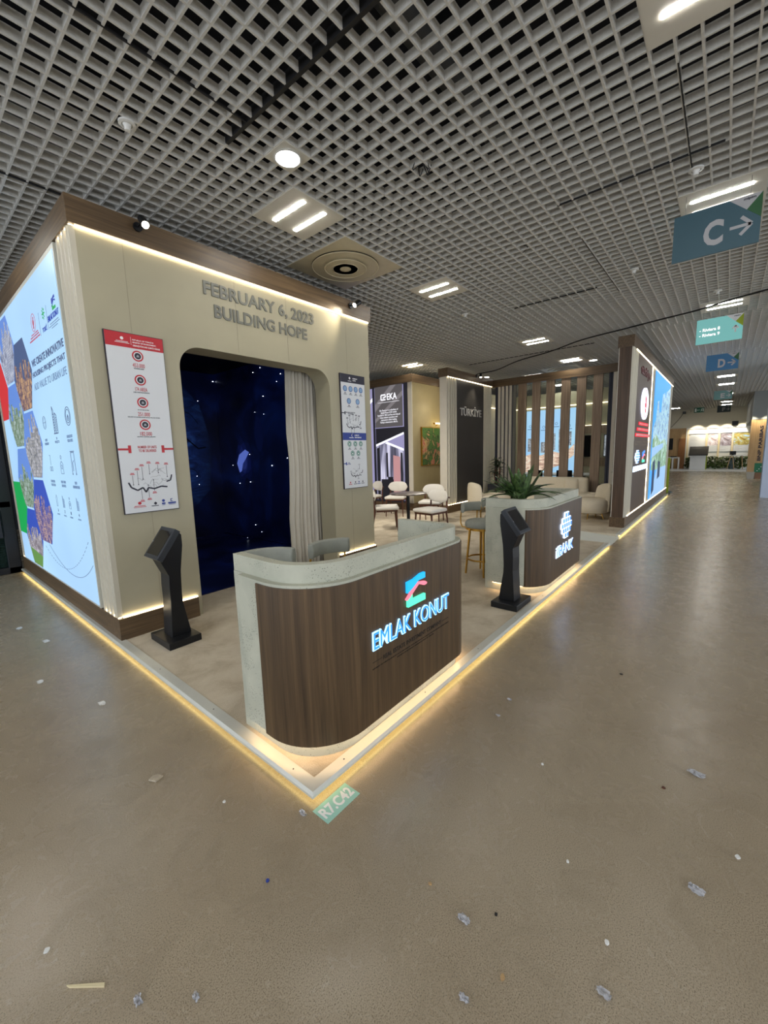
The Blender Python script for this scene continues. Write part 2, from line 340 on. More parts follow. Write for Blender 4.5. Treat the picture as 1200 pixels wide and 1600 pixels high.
# flat graphics on a surface
class Frame:
    def __init__(s, o, ux, n): s.o = Vector(o); s.ux = Vector(ux); s.uy = Vector((0,0,1)); s.n = Vector(n).normalized()
    def p(s, u, v, d=0.0): return s.o + s.ux*u + s.uy*v + s.n*d
    def quad(s, mb, u0, v0, u1, v1, d1=0.002, d0=0.0): return s.poly(mb, [(u0,v0),(u1,v0),(u1,v1),(u0,v1)], d1, d0)
    def poly(s, mb, pts, d1=0.002, d0=0.0): return mb.prism([s.p(u, v) for u, v in pts], s.n*d0, s.n*d1)
    def disc(s, mb, u, v, r, d1=0.002, d0=0.0, n=20, ry=None):
        ry = r if ry is None else ry
        return s.poly(mb, [(u+r*math.cos(2*math.pi*i/n), v+ry*math.sin(2*math.pi*i/n)) for i in range(n)], d1, d0)
    def ring(s, mb, u, v, r, t, d1=0.002, d0=0.0, n=20):
        for i in range(n):
            a, b = 2*math.pi*i/n, 2*math.pi*(i+1)/n
            s.poly(mb, [(u+r*math.cos(a), v+r*math.sin(a)), (u+r*math.cos(b), v+r*math.sin(b)), (u+(r-t)*math.cos(b), v+(r-t)*math.sin(b)), (u+(r-t)*math.cos(a), v+(r-t)*math.sin(a))], d1, d0)
        return mb
    def line(s, mb, pts, w, d1=0.002, d0=0.0):
        for (a, b), (c, d) in zip(pts[:-1], pts[1:]):
            L = math.hypot(c-a, d-b) or 1; nx, ny = -(d-b)/L*w/2, (c-a)/L*w/2
            s.poly(mb, [(a+nx, b+ny), (a-nx, b-ny), (c-nx, d-ny), (c+nx, d+ny)], d1, d0)
        return mb
    def text(s, body, u0, v0, u1, v1, m, parent, name='lettering', d1=0.002, d0=0.0, bold=0.0, keep=None):
        cu = bpy.data.curves.new('t', 'FONT'); cu.body = body; cu.size = 1; cu.offset = bold; cu.extrude = 0.5; cu.align_x = 'CENTER' if '\n' in body else 'LEFT'
        cu.resolution_u = 3
        ob = bpy.data.objects.new('t', cu); COL.objects.link(ob)
        dg = bpy.context.evaluated_depsgraph_get(); me = bpy.data.meshes.new_from_object(ob.evaluated_get(dg)); bpy.data.objects.remove(ob); bpy.data.curves.remove(cu)
        xs = [q.co.x for q in me.vertices]; ys = [q.co.y for q in me.vertices]
        x0, x1, y0, y1 = min(xs), max(xs), min(ys), max(ys)
        off = wloc(parent)
        for q in me.vertices:
            a = (q.co.x-x0)/(x1-x0); b = (q.co.y-y0)/(y1-y0)
            q.co = s.p(u0+(u1-u0)*a, v0+(v1-v0)*b, d1 if q.co.z > 0 else d0) - off
        me.materials.append(M[m]); me.name = name
        o = bpy.data.objects.new(name, me); COL.objects.link(o); o.parent = parent
        return o

# ================================================================== STRUCTURE
MB().add([(-7,-12,0),(42,-12,0),(42,16,0),(-7,16,0)], [(0,1,2,3)]).build('floor', 'floor', kind='structure')
ZC = 3.837; CP = 0.1215
def gx(k): return 1.388 + CP*k
def gy(k): return 1.565 + CP*k
# openings cut in the lattice: x0,x1,y0,y1
panels = [(0,-25),(0,0),(20,-25),(20,0),(51,-25),(51,0),(51,26),(72,0),(127,-25),(147,-25),(218,-25),(-20,20),(20,-50),(-20,0),(-20,-25),(0,-50),(-40,-25),(-40,0),(96,-25),(180,-25),(92,4),(92,20),(84,12),(106,12),(236,-5),(236,-25)]  # the pair before the far bulkhead is added to brighten the aisle end
diffs = [(7,2),(80,3)]
downs = [(-3,-3),(78,23),(77,-2)]
openings = [(gx(a), gx(a+5), gy(b), gy(b+5)) for a, b in panels] + [(gx(a), gx(a+8), gy(b), gy(b+8)) for a, b in diffs] + [(gx(a), gx(a+2), gy(b), gy(b+2)) for a, b in downs]
X0, X1, Y0, Y1 = gx(-56), 32.5, gy(-74), gy(86)
mb = MB(); T = 0.0064; D = 0.056
def cut(lo, hi, cuts):
    segs = []; cur = lo
    for a, b in sorted(cuts):
        if a > cur: segs.append((cur, min(a, hi)))
        cur = max(cur, b)
    if cur < hi: segs.append((cur, hi))
    return [q for q in segs if q[1]-q[0] > 0.01]
k = -74
while gy(k) <= Y1:                      # lines running along x
    y = gy(k)
    for a, b in cut(X0, X1, [(o[0], o[1]) for o in openings if o[2]+0.01 < y < o[3]-0.01]):
        parts = [(a, b, 0.0)]
        if y < 0.2:
            parts = [(max(a, p), min(b, q), sh) for p, q, sh in ((-99, 8.62, 0.0), (8.62, 12.4, 0.055), (12.4, 99, 0.0)) if min(b, q)-max(a, p) > 0.01]
        for p, q, sh in parts: mb.box(p, y-T+sh, ZC, q, y+T+sh, ZC+D)
    k += 1
k = -56
while gx(k) <= X1:
    x = gx(k)
    for a, b in cut(Y0, Y1, [(o[2], o[3]) for o in openings if o[0]+0.01 < x < o[1]-0.01]):
        mb.box(x-T, a, ZC+0.0006, x+T, b, ZC+D)
    k += 1
mb.build('ceiling', 'lattice', kind='structure')
MB().box(X0, Y0, 4.75, 33, Y1, 4.85).build('ceiling', 'plenum', kind='structure')
mb = MB()
for x, y0_, y1_ in ((0.772, 0.09, 1.53), (3.205, -1.2, 0.0), (9.0, 1.0, 4.0), (5.63, 0.2, 1.4)): mb.box(x-0.005, y0_, ZC-0.002, x+0.005, y1_, ZC+0.012)
mb.box(0.76, 0.09, ZC-0.004, 0.785, 1.53, ZC+0.07)
for y, x0_, x1_ in ((1.26, -2.0, 0.77), (3.08, -1.4, 1.3), (-0.99, 2.2, 3.5), (-0.01, 4.0, 6.0)): mb.box(x0_, y-0.004, ZC-0.002, x1_, y+0.004, ZC+0.012)
mb.build('trim_1', 'cable', kind='structure')
# ducts above the lattice
for (a, b, r, yy) in ((-3, 12, 0.10, 0.45), (-3, 30, 0.16, 3.3), (2, 30, 0.14, -1.9)):
    t = MB().cyl((a, yy, 4.45), (b, yy, 4.45), r, n=20).build('ventilation_duct', 'duct', smooth=40)
    tag(t, {0.45: 'thin metal duct above the lattice near the round downlight', 3.3: 'wide metal duct above the lattice over the booths', -1.9: 'metal duct above the lattice over the aisle'}[yy], 'duct', 'ducts in the ceiling void')
# hall walls
MB().box(33.4, -9, 0, 33.6, 12.1, 4.8).build('wall_far', 'wall_hall', kind='structure')
mb = MB().box(32.5, -2.42, 2.66, 33.4, 1.75, ZC); mb.box(32.46, -2.42, 3.56, 32.5, 1.75, 3.60); mb.build('wall_far', 'wall_hall', kind='structure')
MB().box(-7, 12.0, 0, 33.6, 12.2, 4.8).build('wall_left', 'wall_dark', kind='structure')
MB().box(15.25, -3.4, 0, 15.75, -2.21, 4.7).build('wall_right', 'pillar', kind='structure')
mb = MB().box(23.7, -6.0, 2.62, 33.4, -2.13, 4.7); mb.build('wall_right', 'wall_grey', kind='structure')
# dark glazed door left of the booth
mb = MB()
for x0_, x1_, z0_, z1_ in ((-2.2,0.02,0,0.10),(-2.2,0.02,3.2,3.4),(-2.2,-2.1,0,3.4),(-0.13,0.02,0,3.4),(-1.2,-1.1,0,3.4),(-2.2,0,0.98,1.08)): mb.box(x0_, 6.66, z0_, x1_, 6.74, z1_)
mb.build('door_1', 'black', kind='structure', bevel=0.01)
MB().box(-2.1, 6.695, 0.1, -0.13, 6.705, 3.2).build('window_1', glassm('door_glass', (120,170,176)), kind='structure')
mb = MB().box(-0.21, 6.60, 0.55, -0.14, 6.66, 0.95); mb.build('door_1', 'darkmetal', kind='structure', bevel=0.008)

# ================================================================== PLATFORM
PH = 0.05; PXE = 14.95; PYE = 6.66
RX0, RX1, RD = 6.33, 7.16, 0.68
plat = thing('carpeted_platform', (0,0,0), 'long raised exhibition floor covered in beige carpet under the booths', 'platform')
mb = MB()
mb.poly([(0.072,0.072),(RX0,0.072),(RX0,RD),(RX1,RD),(RX1,0.072),(PXE,0.072),(PXE,PYE),(0.072,PYE)], 0.0, PH); mb.build('carpet', 'carpet', plat)
def trim_profile(p0, p1, nrm, m0, m1):
    # bevelled metal edge running p0->p1 ; nrm points outward ; m = mitre inset at the ends
    d = (Vector(p1)-Vector(p0)).normalized(); n = Vector(nrm); prof = [(-0.003, 0.030), (0.0, 0.030), (0.0, 0.042), (-0.012, PH+0.004), (-0.075, PH+0.004), (-0.075, 0.0), (-0.03, 0.0), (-0.03, 0.036), (-0.003, 0.036)]
    vs = []
    for P, mt in ((Vector(p0), m0), (Vector(p1), m1)):
        for o_, z in prof: vs.append(P + n*o_ + d*(-o_*mt) + Vector((0,0,z)))
    k = len(prof); return vs, [tuple(range(k-1,-1,-1)), tuple(range(k,2*k))] + [(i,(i+1)%k,(i+1)%k+k,i+k) for i in range(k)]
for (a, b, n, m0, m1) in (((0,0,0),(RX0,0,0),(0,-1,0),1,0), ((RX1,0,0),(PXE,0,0),(0,-1,0),0,0), ((0,0,0),(0,PYE,0),(-1,0,0),1,0)):
    MB().add(*trim_profile(a, b, n, m0, m1)).build('edge_trim', 'trim', plat)
for (a, b) in (((0.0,-0.004,0),(RX0,0.006,0)), ((RX1,-0.004,0),(PXE,0.006,0))):
    MB().box(a[0]+0.01, 0.008, 0.021, b[0], 0.016, 0.035).build('led_strip', 'led_y', plat)
MB().box(0.012, 0.01, 0.029, 0.020, PYE, 0.035).build('led_strip', 'led_y', plat)
mb = MB()
for i in range(9): MB().cyl((0.25+i*0.75, 0.045, PH+0.003), (0.25+i*0.75, 0.045, PH+0.0052), 0.004, n=8).build('screw_head', 'darkmetal', plat)
for i in range(8): MB().cyl((0.045, 0.2+i*0.8, PH+0.003), (0.045, 0.2+i*0.8, PH+0.0052), 0.004, n=8).build('screw_head', 'darkmetal', plat)
rp = MB().add([(RX0,0,0.002),(RX1,0,0.002),(RX1,RD,PH+0.003),(RX0,RD,PH+0.003),(RX0,0,0),(RX1,0,0),(RX1,RD,0),(RX0,RD,0)], [(0,1,2,3),(4,7,6,5),(0,4,5,1),(1,5,6,2),(2,6,7,3),(3,7,4,0)]).build('access_ramp', 'ramp')
tag(rp, 'white sloping access ramp let into the platform edge', 'ramp')

ZFT, ZFB, ZPT = 3.625, 3.425, 0.247
BX, BY, BXE, BYE = 0.042, 2.601, 3.47, 6.66
# ================================================================== BOOTH 1
bo = thing('exhibition_booth', (BX, BY, PH), 'beige booth room with rounded doorway, walnut fascia and glowing LED lines', 'booth')
def arch_wall(x0, x1, z0, z1, ox0, ox1, oz, R, y0, y1):
    n = 10; inner = [(ox0, z0)] + [(ox0+R-R*math.cos(a), oz-R+R*math.sin(a)) for a in [math.pi/2*i/n for i in range(n+1)]]
    inner += [(ox1-R+R*math.sin(a), oz-R+R*math.cos(a)) for a in [math.pi/2*i/n for i in range(n+1)]] + [(ox1, z0)]
    pts = [(x0, z0)] + inner + [(x1, z0), (x1, z1), (x0, z1)]
    return [(p[0], 0, p[1]) for p in pts], (0, y0, 0), (0, y1, 0)
mb = MB(); pts, a, b = arch_wall(BX+0.04, BXE-0.005, PH, ZFT-0.03, 0.79, 2.685, 2.675, 0.21, BY+0.02, BY+0.30); mb.prism(pts, a, b); mb.build('front_wall', 'beige', bo)
for x in (0.41, 1.42, 2.06, 3.02):
    MB().box(x-0.0012, BY+0.0185, ZPT if x < 0.7 or x > 2.8 else 2.70, x+0.0012, BY+0.0205, ZFB).build('panel_joint', M.setdefault('seam', M.get('seam') or plain('panel_seam', (150,143,122), 0.7)), bo)
MB().box(BX+0.03, BY+0.30, PH, BX+0.12, BYE, ZFT-0.03).build('side_wall', 'beige', bo)
MB().box(BXE-0.09, BY+0.30, PH, BXE-0.005, BYE, ZFT-0.03).build('side_wall', 'beige', bo)
# interior lining
IN = 0.10
MB().box(BX+0.12, 6.32, PH, BXE-0.09, 6.36, 3.2).build('printed_back_wall', 'starwall', bo)
MB().box(3.135, BY+0.30, PH, 3.17, 6.32, 3.2).build('printed_side_wall', 'starwall', bo)
MB().box(BX+0.12, BY+0.30, PH, BX+0.14, 6.32, 3.2).build('printed_side_wall', 'starwall', bo)
MB().box(BX+0.14, 3.17, PH, 3.135, 6.32, PH+0.006).build('dark_blue_floor', 'starwall', bo)
MB().box(BX+0.12, BY+0.30, 3.2, BXE-0.09, 6.36, 3.24).build('inner_ceiling', plain('black_inner_ceiling', (10,10,16), 0.8), bo)
fb = Frame((0, 6.32, 0), (1,0,0), (0,-1,0)); mb = MB()
# the blue face print: cheek, brow and eye on the back wall
fb.poly(mb, [(0.2,0.7),(2.55,0.7),(2.86,1.0),(2.95,1.6),(2.92,2.1),(2.80,2.6),(2.5,2.95),(0.2,3.0)], 0.004); mb.build('face_print', 'skinface', bo)
mb = MB(); fb.disc(mb, 2.18, 1.98, 0.17, 0.008, 0.004, ry=0.07); mb.build('eye_print', plain('dark_eye', (4,6,18), 0.3), bo)
M['brow'] = plain('dark_brow', (3,5,16), 0.3)
for p_, w_ in (([(1.9,2.12),(2.05,2.16),(2.25,2.12),(2.5,1.98),(2.7,1.80),(2.85,1.82)], 0.022), ([(2.25,2.6),(2.45,2.50),(2.62,2.42),(2.75,2.25)], 0.008), ([(2.2,1.35),(2.45,1.45),(2.6,1.40),(2.7,1.25)], 0.008), ([(2.1,0.95),(2.35,1.05),(2.6,1.0)], 0.008), ([(2.05,2.75),(2.3,2.55),(2.4,2.3),(2.62,2.15)], 0.006)):
    mb = MB(); fb.line(mb, p_, w_, 0.009, 0.004); mb.build('brow_print', 'brow', bo)
mb = MB(); fb.disc(mb, 2.20, 1.90, 0.10, 0.010, 0.008, ry=0.018); mb.build('eye_highlight', glow('eye_glint', (70,110,180), 0.25), bo)
# lit smear and stars on the side wall
fs_ = Frame((3.135, 0, 0), (0,1,0), (-1,0,0)); mb = MB()
fs_.poly(mb, [(5.65,1.33),(5.72,1.50),(5.63,1.66),(5.42,1.75),(5.30,1.70),(5.42,1.58),(5.52,1.50),(5.58,1.36)], 0.004); mb.build('nebula_print', glow('nebula_glow', (92,114,204), 0.6), bo)
mb = MB(); fs_.disc(mb, 4.95, 2.0, 0.12, 0.003, ry=0.30); mb.build('haze_print', glow('nebula_haze', (8,16,54), 0.4), bo)
for q_ in range(4):
    mb = MB(); rq = random.Random(q_); cx0, cz0 = 5.50, 1.55
    fs_.poly(mb, [(cx0+(0.10+0.06*q_)*math.cos(a)*rq.uniform(.7,1.2), cz0+(0.16+0.09*q_)*math.sin(a)*rq.uniform(.7,1.2)) for a in [6.283*k/14 for k in range(14)]], 0.0030-0.0006*q_); mb.build('haze_print', glow('nebula_haze_%d' % q_, ((34,46,110),(20,30,86),(12,20,66),(7,13,48))[q_], 0.5), bo)
M['star'] = glow('fibre_star', (225,235,255), 6)
C_ = Vector((-1.060, -1.371, 1.620))
def at(u, v, axis, val):       # a pixel of the photograph measured onto one of the scene's own planes
    d = _F + _R*((u-600)/F_PX) - _U*((v-800)/F_PX); i = 'xyz'.index(axis); return C_ + d*((val-C_[i])/d[i])
mb = MB()
for (u, v, r) in ((395,582,6),(406,574.5,6),(438,584,7),(432,596,4),(411,619,6),(449,715.5,7),(425,727.5,9),(391.5,753,8),(375,755,5),(399.5,820,6),(409,831,4),(387,840,6),(387.6,849.5,6),(455,735,4),(390,710,4),(412,647,3),(398,644,3),(364,727,3)):
    p = at(u, v, 'x', 3.13); mb = MB(); fs_.disc(mb, p.y, p.z, r*0.0008, 0.008, 0.003, n=8); mb.build('star_light', M['star'], bo)
for (u, v, r) in ((314.5,579,8),(332.5,596,8),(309,626.5,4),(351,609,4),(308,744,3),(311.5,757,3)):
    p = at(u, v, 'y', 6.31); mb = MB(); fb.disc(mb, p.x, p.z, r*0.0010, 0.012, 0.004, n=8); mb.build('star_light', M['star'], bo)
mb = MB(); mb.box(3.10, 3.2, 0.10, 3.135, 6.32, 0.112); mb.box(BX+.14, 6.29, 0.10, 3.1, 6.32, 0.112); mb.build('skirting_line', plain('blue_skirting', (36,44,110), 0.3), bo)
# plinth / fascia
mb = MB(); mb.box(BX-0.002, BY-0.01, PH, 0.745, BY+0.32, ZPT); mb.build('plinth', 'wood_h', bo)
mb = MB(); mb.box(2.73, BY-0.01, PH, BXE+0.01, BY+0.32, ZPT); mb.build('plinth', 'wood_h', bo)
MB().box(BX-0.002, BY+0.32, PH, BX+0.11, BYE, ZPT).build('plinth', 'wood_hy', bo)
MB().box(BXE-0.09, BY+0.32, PH, BXE+0.01, BYE, ZPT).build('plinth', 'wood_hy', bo)
MB().box(BX-0.012, BY-0.012, ZFB, BXE+0.015, BY+0.06, ZFT).build('fascia', 'wood_h', bo)
MB().box(BX-0.012, BY+0.06, ZFB, BX+0.06, BYE, ZFT).build('fascia', 'wood_hy', bo)
MB().box(BXE-0.05, BY+0.06, ZFB, BXE+0.015, BYE, ZFT).build('fascia', 'wood_hy', bo)
# LED lines
MB().box(BX+0.04, BY+0.004, ZFB-0.012, BXE-0.01, BY+0.016, ZFB-0.001).build('led_strip', 'led', bo)
MB().box(BX+0.04, BY+0.002, ZPT+0.001, 0.745, BY+0.014, ZPT+0.011).build('led_strip', 'led', bo)
MB().box(2.73, BY+0.002, ZPT+0.001, BXE-0.005, BY+0.014, ZPT+0.011).build('led_strip', 'led', bo)
# fluted pilasters on the side with the light box
def flutes(parent, y0, y1, x, n=4, z0=ZPT, z1=ZFB, side=-1, horiz='y', m='beige_rib', name='fluted_pilaster'):
    mb = MB(); st = (y1-y0)/n
    for i in range(n):
        c = y0+st*(i+0.5); pts = [(-st*0.29, -0.02), (-st*0.29, 0.018), (-st*0.15, 0.036), (st*0.15, 0.036), (st*0.29, 0.018), (st*0.29, -0.02)]
        if horiz == 'y': mb.poly([(x+side*d, c+o) for o, d in pts], z0, z1)
        else: mb.poly([(c+o, x+side*d) for o, d in pts], z0, z1)
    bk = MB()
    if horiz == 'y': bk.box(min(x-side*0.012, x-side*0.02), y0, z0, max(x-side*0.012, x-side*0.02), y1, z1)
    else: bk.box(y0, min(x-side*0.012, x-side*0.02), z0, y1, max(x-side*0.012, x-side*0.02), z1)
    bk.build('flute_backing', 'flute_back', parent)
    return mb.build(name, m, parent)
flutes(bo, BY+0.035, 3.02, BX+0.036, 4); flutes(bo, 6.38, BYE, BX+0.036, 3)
MB().box(BX, BY+0.0195, ZPT, BX+0.04, BY+0.036, ZFB).build('corner_post', 'beige_rib', bo)
for (y0_, y1_, n_) in ((BY+0.02, 3.02, 4), (6.38, BYE, 3)):
    st = (y1_-y0_)/n_
    for i in range(n_):
        for za, zb in ((ZPT+0.002, ZPT+0.008), (ZFB-0.008, ZFB-0.002)): MB().box(BX+0.004, y0_+st*(i-0.12)+0.01, za, BX+0.03, y0_+st*(i+0.12)+0.01, zb).build('led_spot', 'led', bo)

# ---- backlit graphic on the booth's left side
LX = 0.034
lb = thing('light_box', (LX, 4.7, 1.8), 'huge pale blue backlit graphic with city photos on the booth side', 'light box')
MB().box(LX-0.004, 3.03, ZPT+0.008, LX+0.03, 6.375, ZFB-0.005).build('frame', 'trim', lb)
MB().box(LX-0.008, 3.055, ZPT+0.03, LX-0.002, 6.35, ZFB-0.05).build('backlit_sheet', 'lb', lb)
fl = Frame((LX-0.008, 0, 0), (0,-1,0), (-1,0,0))
def U(y): return -y
def hexa(yc, zc, hw=0.225, hm=0.462, hh=0.372, clip=None):
    return [(U(yc+hw), zc+hh), (U(yc-hw), zc+hh), (U(yc-hm), zc), (U(yc-hw), zc-hh), (U(yc+hw), zc-hh), (U(yc+hm), zc)]
HX = [(5.48,2.97,'ph_tower'),(4.79,2.59,'ph_night'),(5.48,2.2,'ph_green'),(4.79,1.82,'ph_blocks'),(5.48,1.43,'ph_green'),(4.79,1.05,'ph_dusk'),(5.48,0.66,'ph_house')]
for i, (yc, zc, m) in enumerate(HX):
    mb = MB(); fl.poly(mb, hexa(yc, zc), 0.002); mb.build('photo_tile', 'ph_sky2' if m in ('ph_dusk', 'ph_house') else ('lb_navy' if m == 'ph_night' else 'ph_sky'), lb)
    # skyline: lower irregular part of the picture
    mb = MB(); rnd = random.Random(i); us = [-0.40+0.05*k for k in range(17)]
    top = []
    for k_, u in enumerate(us):
        lim = 0.372 if abs(u) <= 0.225 else 0.372*(0.462-abs(u))/(0.237)
        h = min(lim, rnd.uniform(-0.06, 0.20) + (0.14 if (m in ('ph_tower', 'ph_blocks') and u > -0.2) else 0)); top.append((U(yc)+u, zc+h))
    bot = [(U(yc)+u, zc-(0.370 if abs(u) <= 0.225 else 0.370*(0.462-abs(u))/0.237)) for u in us]
    for k_ in range(16):
        a, b = bot[k_], bot[k_+1]; h = max(top[k_][1], max(a[1], b[1])+0.01)
        lim = 0.372*(0.462-max(abs(us[k_]), abs(us[k_+1])))/0.237; h = min(h, zc+min(0.37, lim))
        if h > max(a[1], b[1]): fl.poly(mb, [a, b, (b[0], h), (a[0], h)], 0.0035, 0.002)
    mb.build('skyline_print', m, lb)
mb = MB(); fl.poly(mb, [(U(6.35),3.05),(U(5.99),2.95),(U(5.72),2.56),(U(5.97),2.2),(U(6.35),2.2)], 0.002); mb.build('red_swoosh', 'lb_red', lb)
mb = MB(); fl.poly(mb, [(U(6.35),1.37),(U(5.90),1.37),(U(5.66),1.03),(U(5.95),0.66),(U(6.35),0.66)], 0.002); mb.build('green_swoosh', 'lb_green', lb)
mb = MB(); fl.poly(mb, [(U(5.69),0.30),(U(5.24),0.30),(U(5.14),0.45),(U(5.80),0.50)], 0.005, 0.002); mb.build('lawn_print', 'lb_grass', lb)
fl.text('WE CREATE INNOVATIVE', U(4.29), 2.605, U(3.075), 2.675, 'lb_navy', lb, bold=0.02)
fl.text('HOUSING PROJECTS THAT', U(4.32), 2.487, U(3.075), 2.556, 'lb_navy', lb, bold=0.02)
fl.text('ADD VALUE TO URBAN LIFE', U(4.32), 2.375, U(3.085), 2.443, 'lb_grey', lb)
mb = MB(); fl.ring(mb, U(3.995), 2.99, 0.085, 0.006); fl.disc(mb, U(3.995), 2.99, 0.03); fl.disc(mb, U(3.985), 3.03, 0.014); fl.disc(mb, U(4.0), 2.95, 0.018); mb.build('ministry_emblem', 'lb_pink', lb)
for k, t in enumerate(('REPUBLIC OF TÜRKİYE', 'MINISTRY OF ENVIRONMENT,', 'URBANIZATION AND CLIMATE CHANGE')):
    fl.text(t, U(4.13+k*0.05), 2.885-0.025*k, U(3.85-k*0.03), 2.90-0.025*k, 'lb_pink', lb)
mb = MB(); 
for a in range(8): fl.poly(mb, [(U(3.59)+0.055*math.cos(a*0.785+t)*s_, 2.985+0.055*math.sin(a*0.785+t)*s_) for t, s_ in ((-0.2,.75),(0,1),(0.2,.75),(0,0.5))])
fl.disc(mb, U(3.59), 2.985, 0.018); mb.build('star_emblem', 'lb_green', lb)
fl.text('TOKİ', U(3.68), 2.83, U(3.52), 2.885, 'lb_blue', lb, bold=0.01)
mb = MB(); fl.line(mb, [(U(3.47),3.03),(U(3.47),2.82)], 0.004); fl.line(mb, [(U(3.76),3.03),(U(3.76),2.82)], 0.004); mb.build('divider_line', 'lb_grey', lb)
def e_logo(fr, u, v, h, mats, parent, d1, d0=0.0):
    w_ = h*1.05
    m1 = MB(); fr.poly(m1, [(u, v+h*0.50), (u, v+h*0.88), (u+w_*0.35, v+h*0.90), (u+w_*0.75, v+h), (u+w_, v+h), (u+w_, v+h*0.80), (u+w_*0.62, v+h*0.80), (u+w_*0.30, v+h*0.62)], d1, d0); m1.build('emblem_top', mats[0], parent)
    m2 = MB(); fr.poly(m2, [(u+w_*0.02, v), (u+w_*0.02, v+h*0.30), (u+w_*0.26, v+h*0.42), (u+w_*0.26, v+h*0.22), (u+w_, v+h*0.22), (u+w_, v)], d1, d0); m2.build('emblem_bottom', mats[2], parent)
    m3 = MB(); P_ = [(-0.04, 0.30), (0.30, 0.56), (0.55, 0.74), (0.80, 0.70), (1.02, 0.66), (1.10, 0.60), (1.06, 0.54), (0.92, 0.54), (0.62, 0.66), (0.40, 0.52), (0.10, 0.32), (-0.04, 0.26)]
    fr.poly(m3, [(u+w_*a, v+h*b) for a, b in P_], d1+0.001, d0); m3.build('emblem_stroke', mats[1], parent)
e_logo(fl, U(3.27), 2.94, 0.105, ('lb_blue', 'lb_blue', 'lb_green'), lb, 0.002)
fl.text('EMLAK KONUT', U(3.45), 2.875, U(3.09), 2.925, 'lb_blue', lb, bold=0.015)
for k, (a, b) in enumerate(((3.40,3.12),(3.44,3.09),(3.36,3.16))):
    mb = MB(); fl.quad(mb, U(a), 2.845-0.02*k, U(b), 2.851-0.02*k); mb.build('small_print_line', 'lb_grey', lb)
# line icons
def icon(fr, kind, u, v, s_, m, parent, d=0.002):
    mb = MB(); w_ = 0.007*s_/0.1; w_ = max(w_, 0.004)
    if kind == 'ring': fr.ring(mb, u, v, s_, w_); fr.ring(mb, u, v, s_*0.75, w_); fr.ring(mb, u, v-0.2*s_, s_*0.3, w_); fr.line(mb, [(u, v-0.3*s_), (u, v+0.2*s_)], w_)
    if kind == 'tower':
        fr.line(mb, [(u-.5*s_, v-s_), (u-.5*s_, v+s_), (u-.2*s_, v+.7*s_), (u-.2*s_, v-s_)], w_); fr.line(mb, [(u+.1*s_, v-s_), (u+.1*s_, v+.5*s_), (u+.5*s_, v+.3*s_), (u+.5*s_, v-s_), (u-.7*s_, v-s_)], w_)
        for k in range(7): fr.quad(mb, u-.42*s_, v-.8*s_+k*.2*s_, u-.28*s_, v-.74*s_+k*.2*s_); fr.quad(mb, u+.2*s_, v-.8*s_+k*.15*s_, u+.42*s_, v-.76*s_+k*.15*s_)
    if kind == 'globe': fr.ring(mb, u, v, s_*.8, w_); fr.line(mb, [(u-.8*s_, v), (u+.8*s_, v)], w_); fr.line(mb, [(u-.3*s_, v-.7*s_), (u-.4*s_, v), (u-.3*s_, v+.7*s_)], w_); fr.line(mb, [(u+.3*s_, v-.7*s_), (u+.4*s_, v), (u+.3*s_, v+.7*s_)], w_)
    if kind == 'door': fr.line(mb, [(u-.6*s_, v-s_), (u-.5*s_, v+s_), (u+.5*s_, v+s_), (u+.6*s_, v-s_)], w_); fr.line(mb, [(u-.7*s_, v+1.1*s_), (u+.7*s_, v+1.1*s_)], w_); fr.line(mb, [(u-.2*s_, v-.8*s_), (u-.2*s_, v), (u+.1*s_, v+.2*s_)], w_); fr.disc(mb, u-.6*s_, v-1.1*s_, .1*s_); fr.disc(mb, u+.6*s_, v-1.1*s_, .1*s_)
    if kind == 'person': fr.ring(mb, u, v+.7*s_, .22*s_, w_); fr.line(mb, [(u-.5*s_, v-s_), (u-.5*s_, v+.0*s_), (u, v+.3*s_), (u+.5*s_, v), (u+.5*s_, v-s_), (u-.5*s_, v-s_)], w_); fr.ring(mb, u, v-.3*s_, .25*s_, w_)
    if kind == 'fork': fr.line(mb, [(u, v+s_), (u, v-.1*s_)], w_); fr.ring(mb, u-.3*s_, v-.5*s_, .28*s_, w_); fr.ring(mb, u+.35*s_, v-.5*s_, .28*s_, w_); fr.line(mb, [(u-.3*s_, v+s_), (u+.1*s_, v+.9*s_)], w_)
    if kind == 'house': fr.line(mb, [(u-.35*s_, v-s_), (u-.35*s_, v+.5*s_), (u, v+s_), (u+.35*s_, v+.5*s_), (u+.35*s_, v-s_), (u-.35*s_, v-s_)], w_)
    return mb.build('line_icon', m, parent)
icon(fl, 'globe', U(4.12), 2.03, 0.085, 'lb_grey', lb); icon(fl, 'tower', U(3.70), 2.03, 0.13, 'lb_navy', lb); icon(fl, 'ring', U(3.245), 2.03, 0.085, 'lb_navy', lb)
for (t, y, z) in (('FAMILY\nOWNERSHIP', 4.14, 1.83), ('58\nPROJECTS', 3.72, 1.83), ('70 BILLION TRY\nTOTAL ASSETS', 3.27, 1.83), ('COMPLETING\nCOLLECTION', 4.11, 1.40), ('MORE THAN\nEMPLOYEES', 3.70, 1.40), ('384.239\nINDEPENDENT UNITS', 3.27, 1.40)):
    w_ = 0.11+0.006*len(t.split('\n')[1]); fl.text(t, U(y+w_/2), z-0.03, U(y-w_/2), z+0.035, 'lb_grey', lb)
icon(fl, 'fork', U(4.09), 1.60, 0.095, 'lb_grey', lb); icon(fl, 'person', U(3.675), 1.60, 0.095, 'lb_grey', lb); icon(fl, 'door', U(3.265), 1.61, 0.095, 'lb_navy', lb)
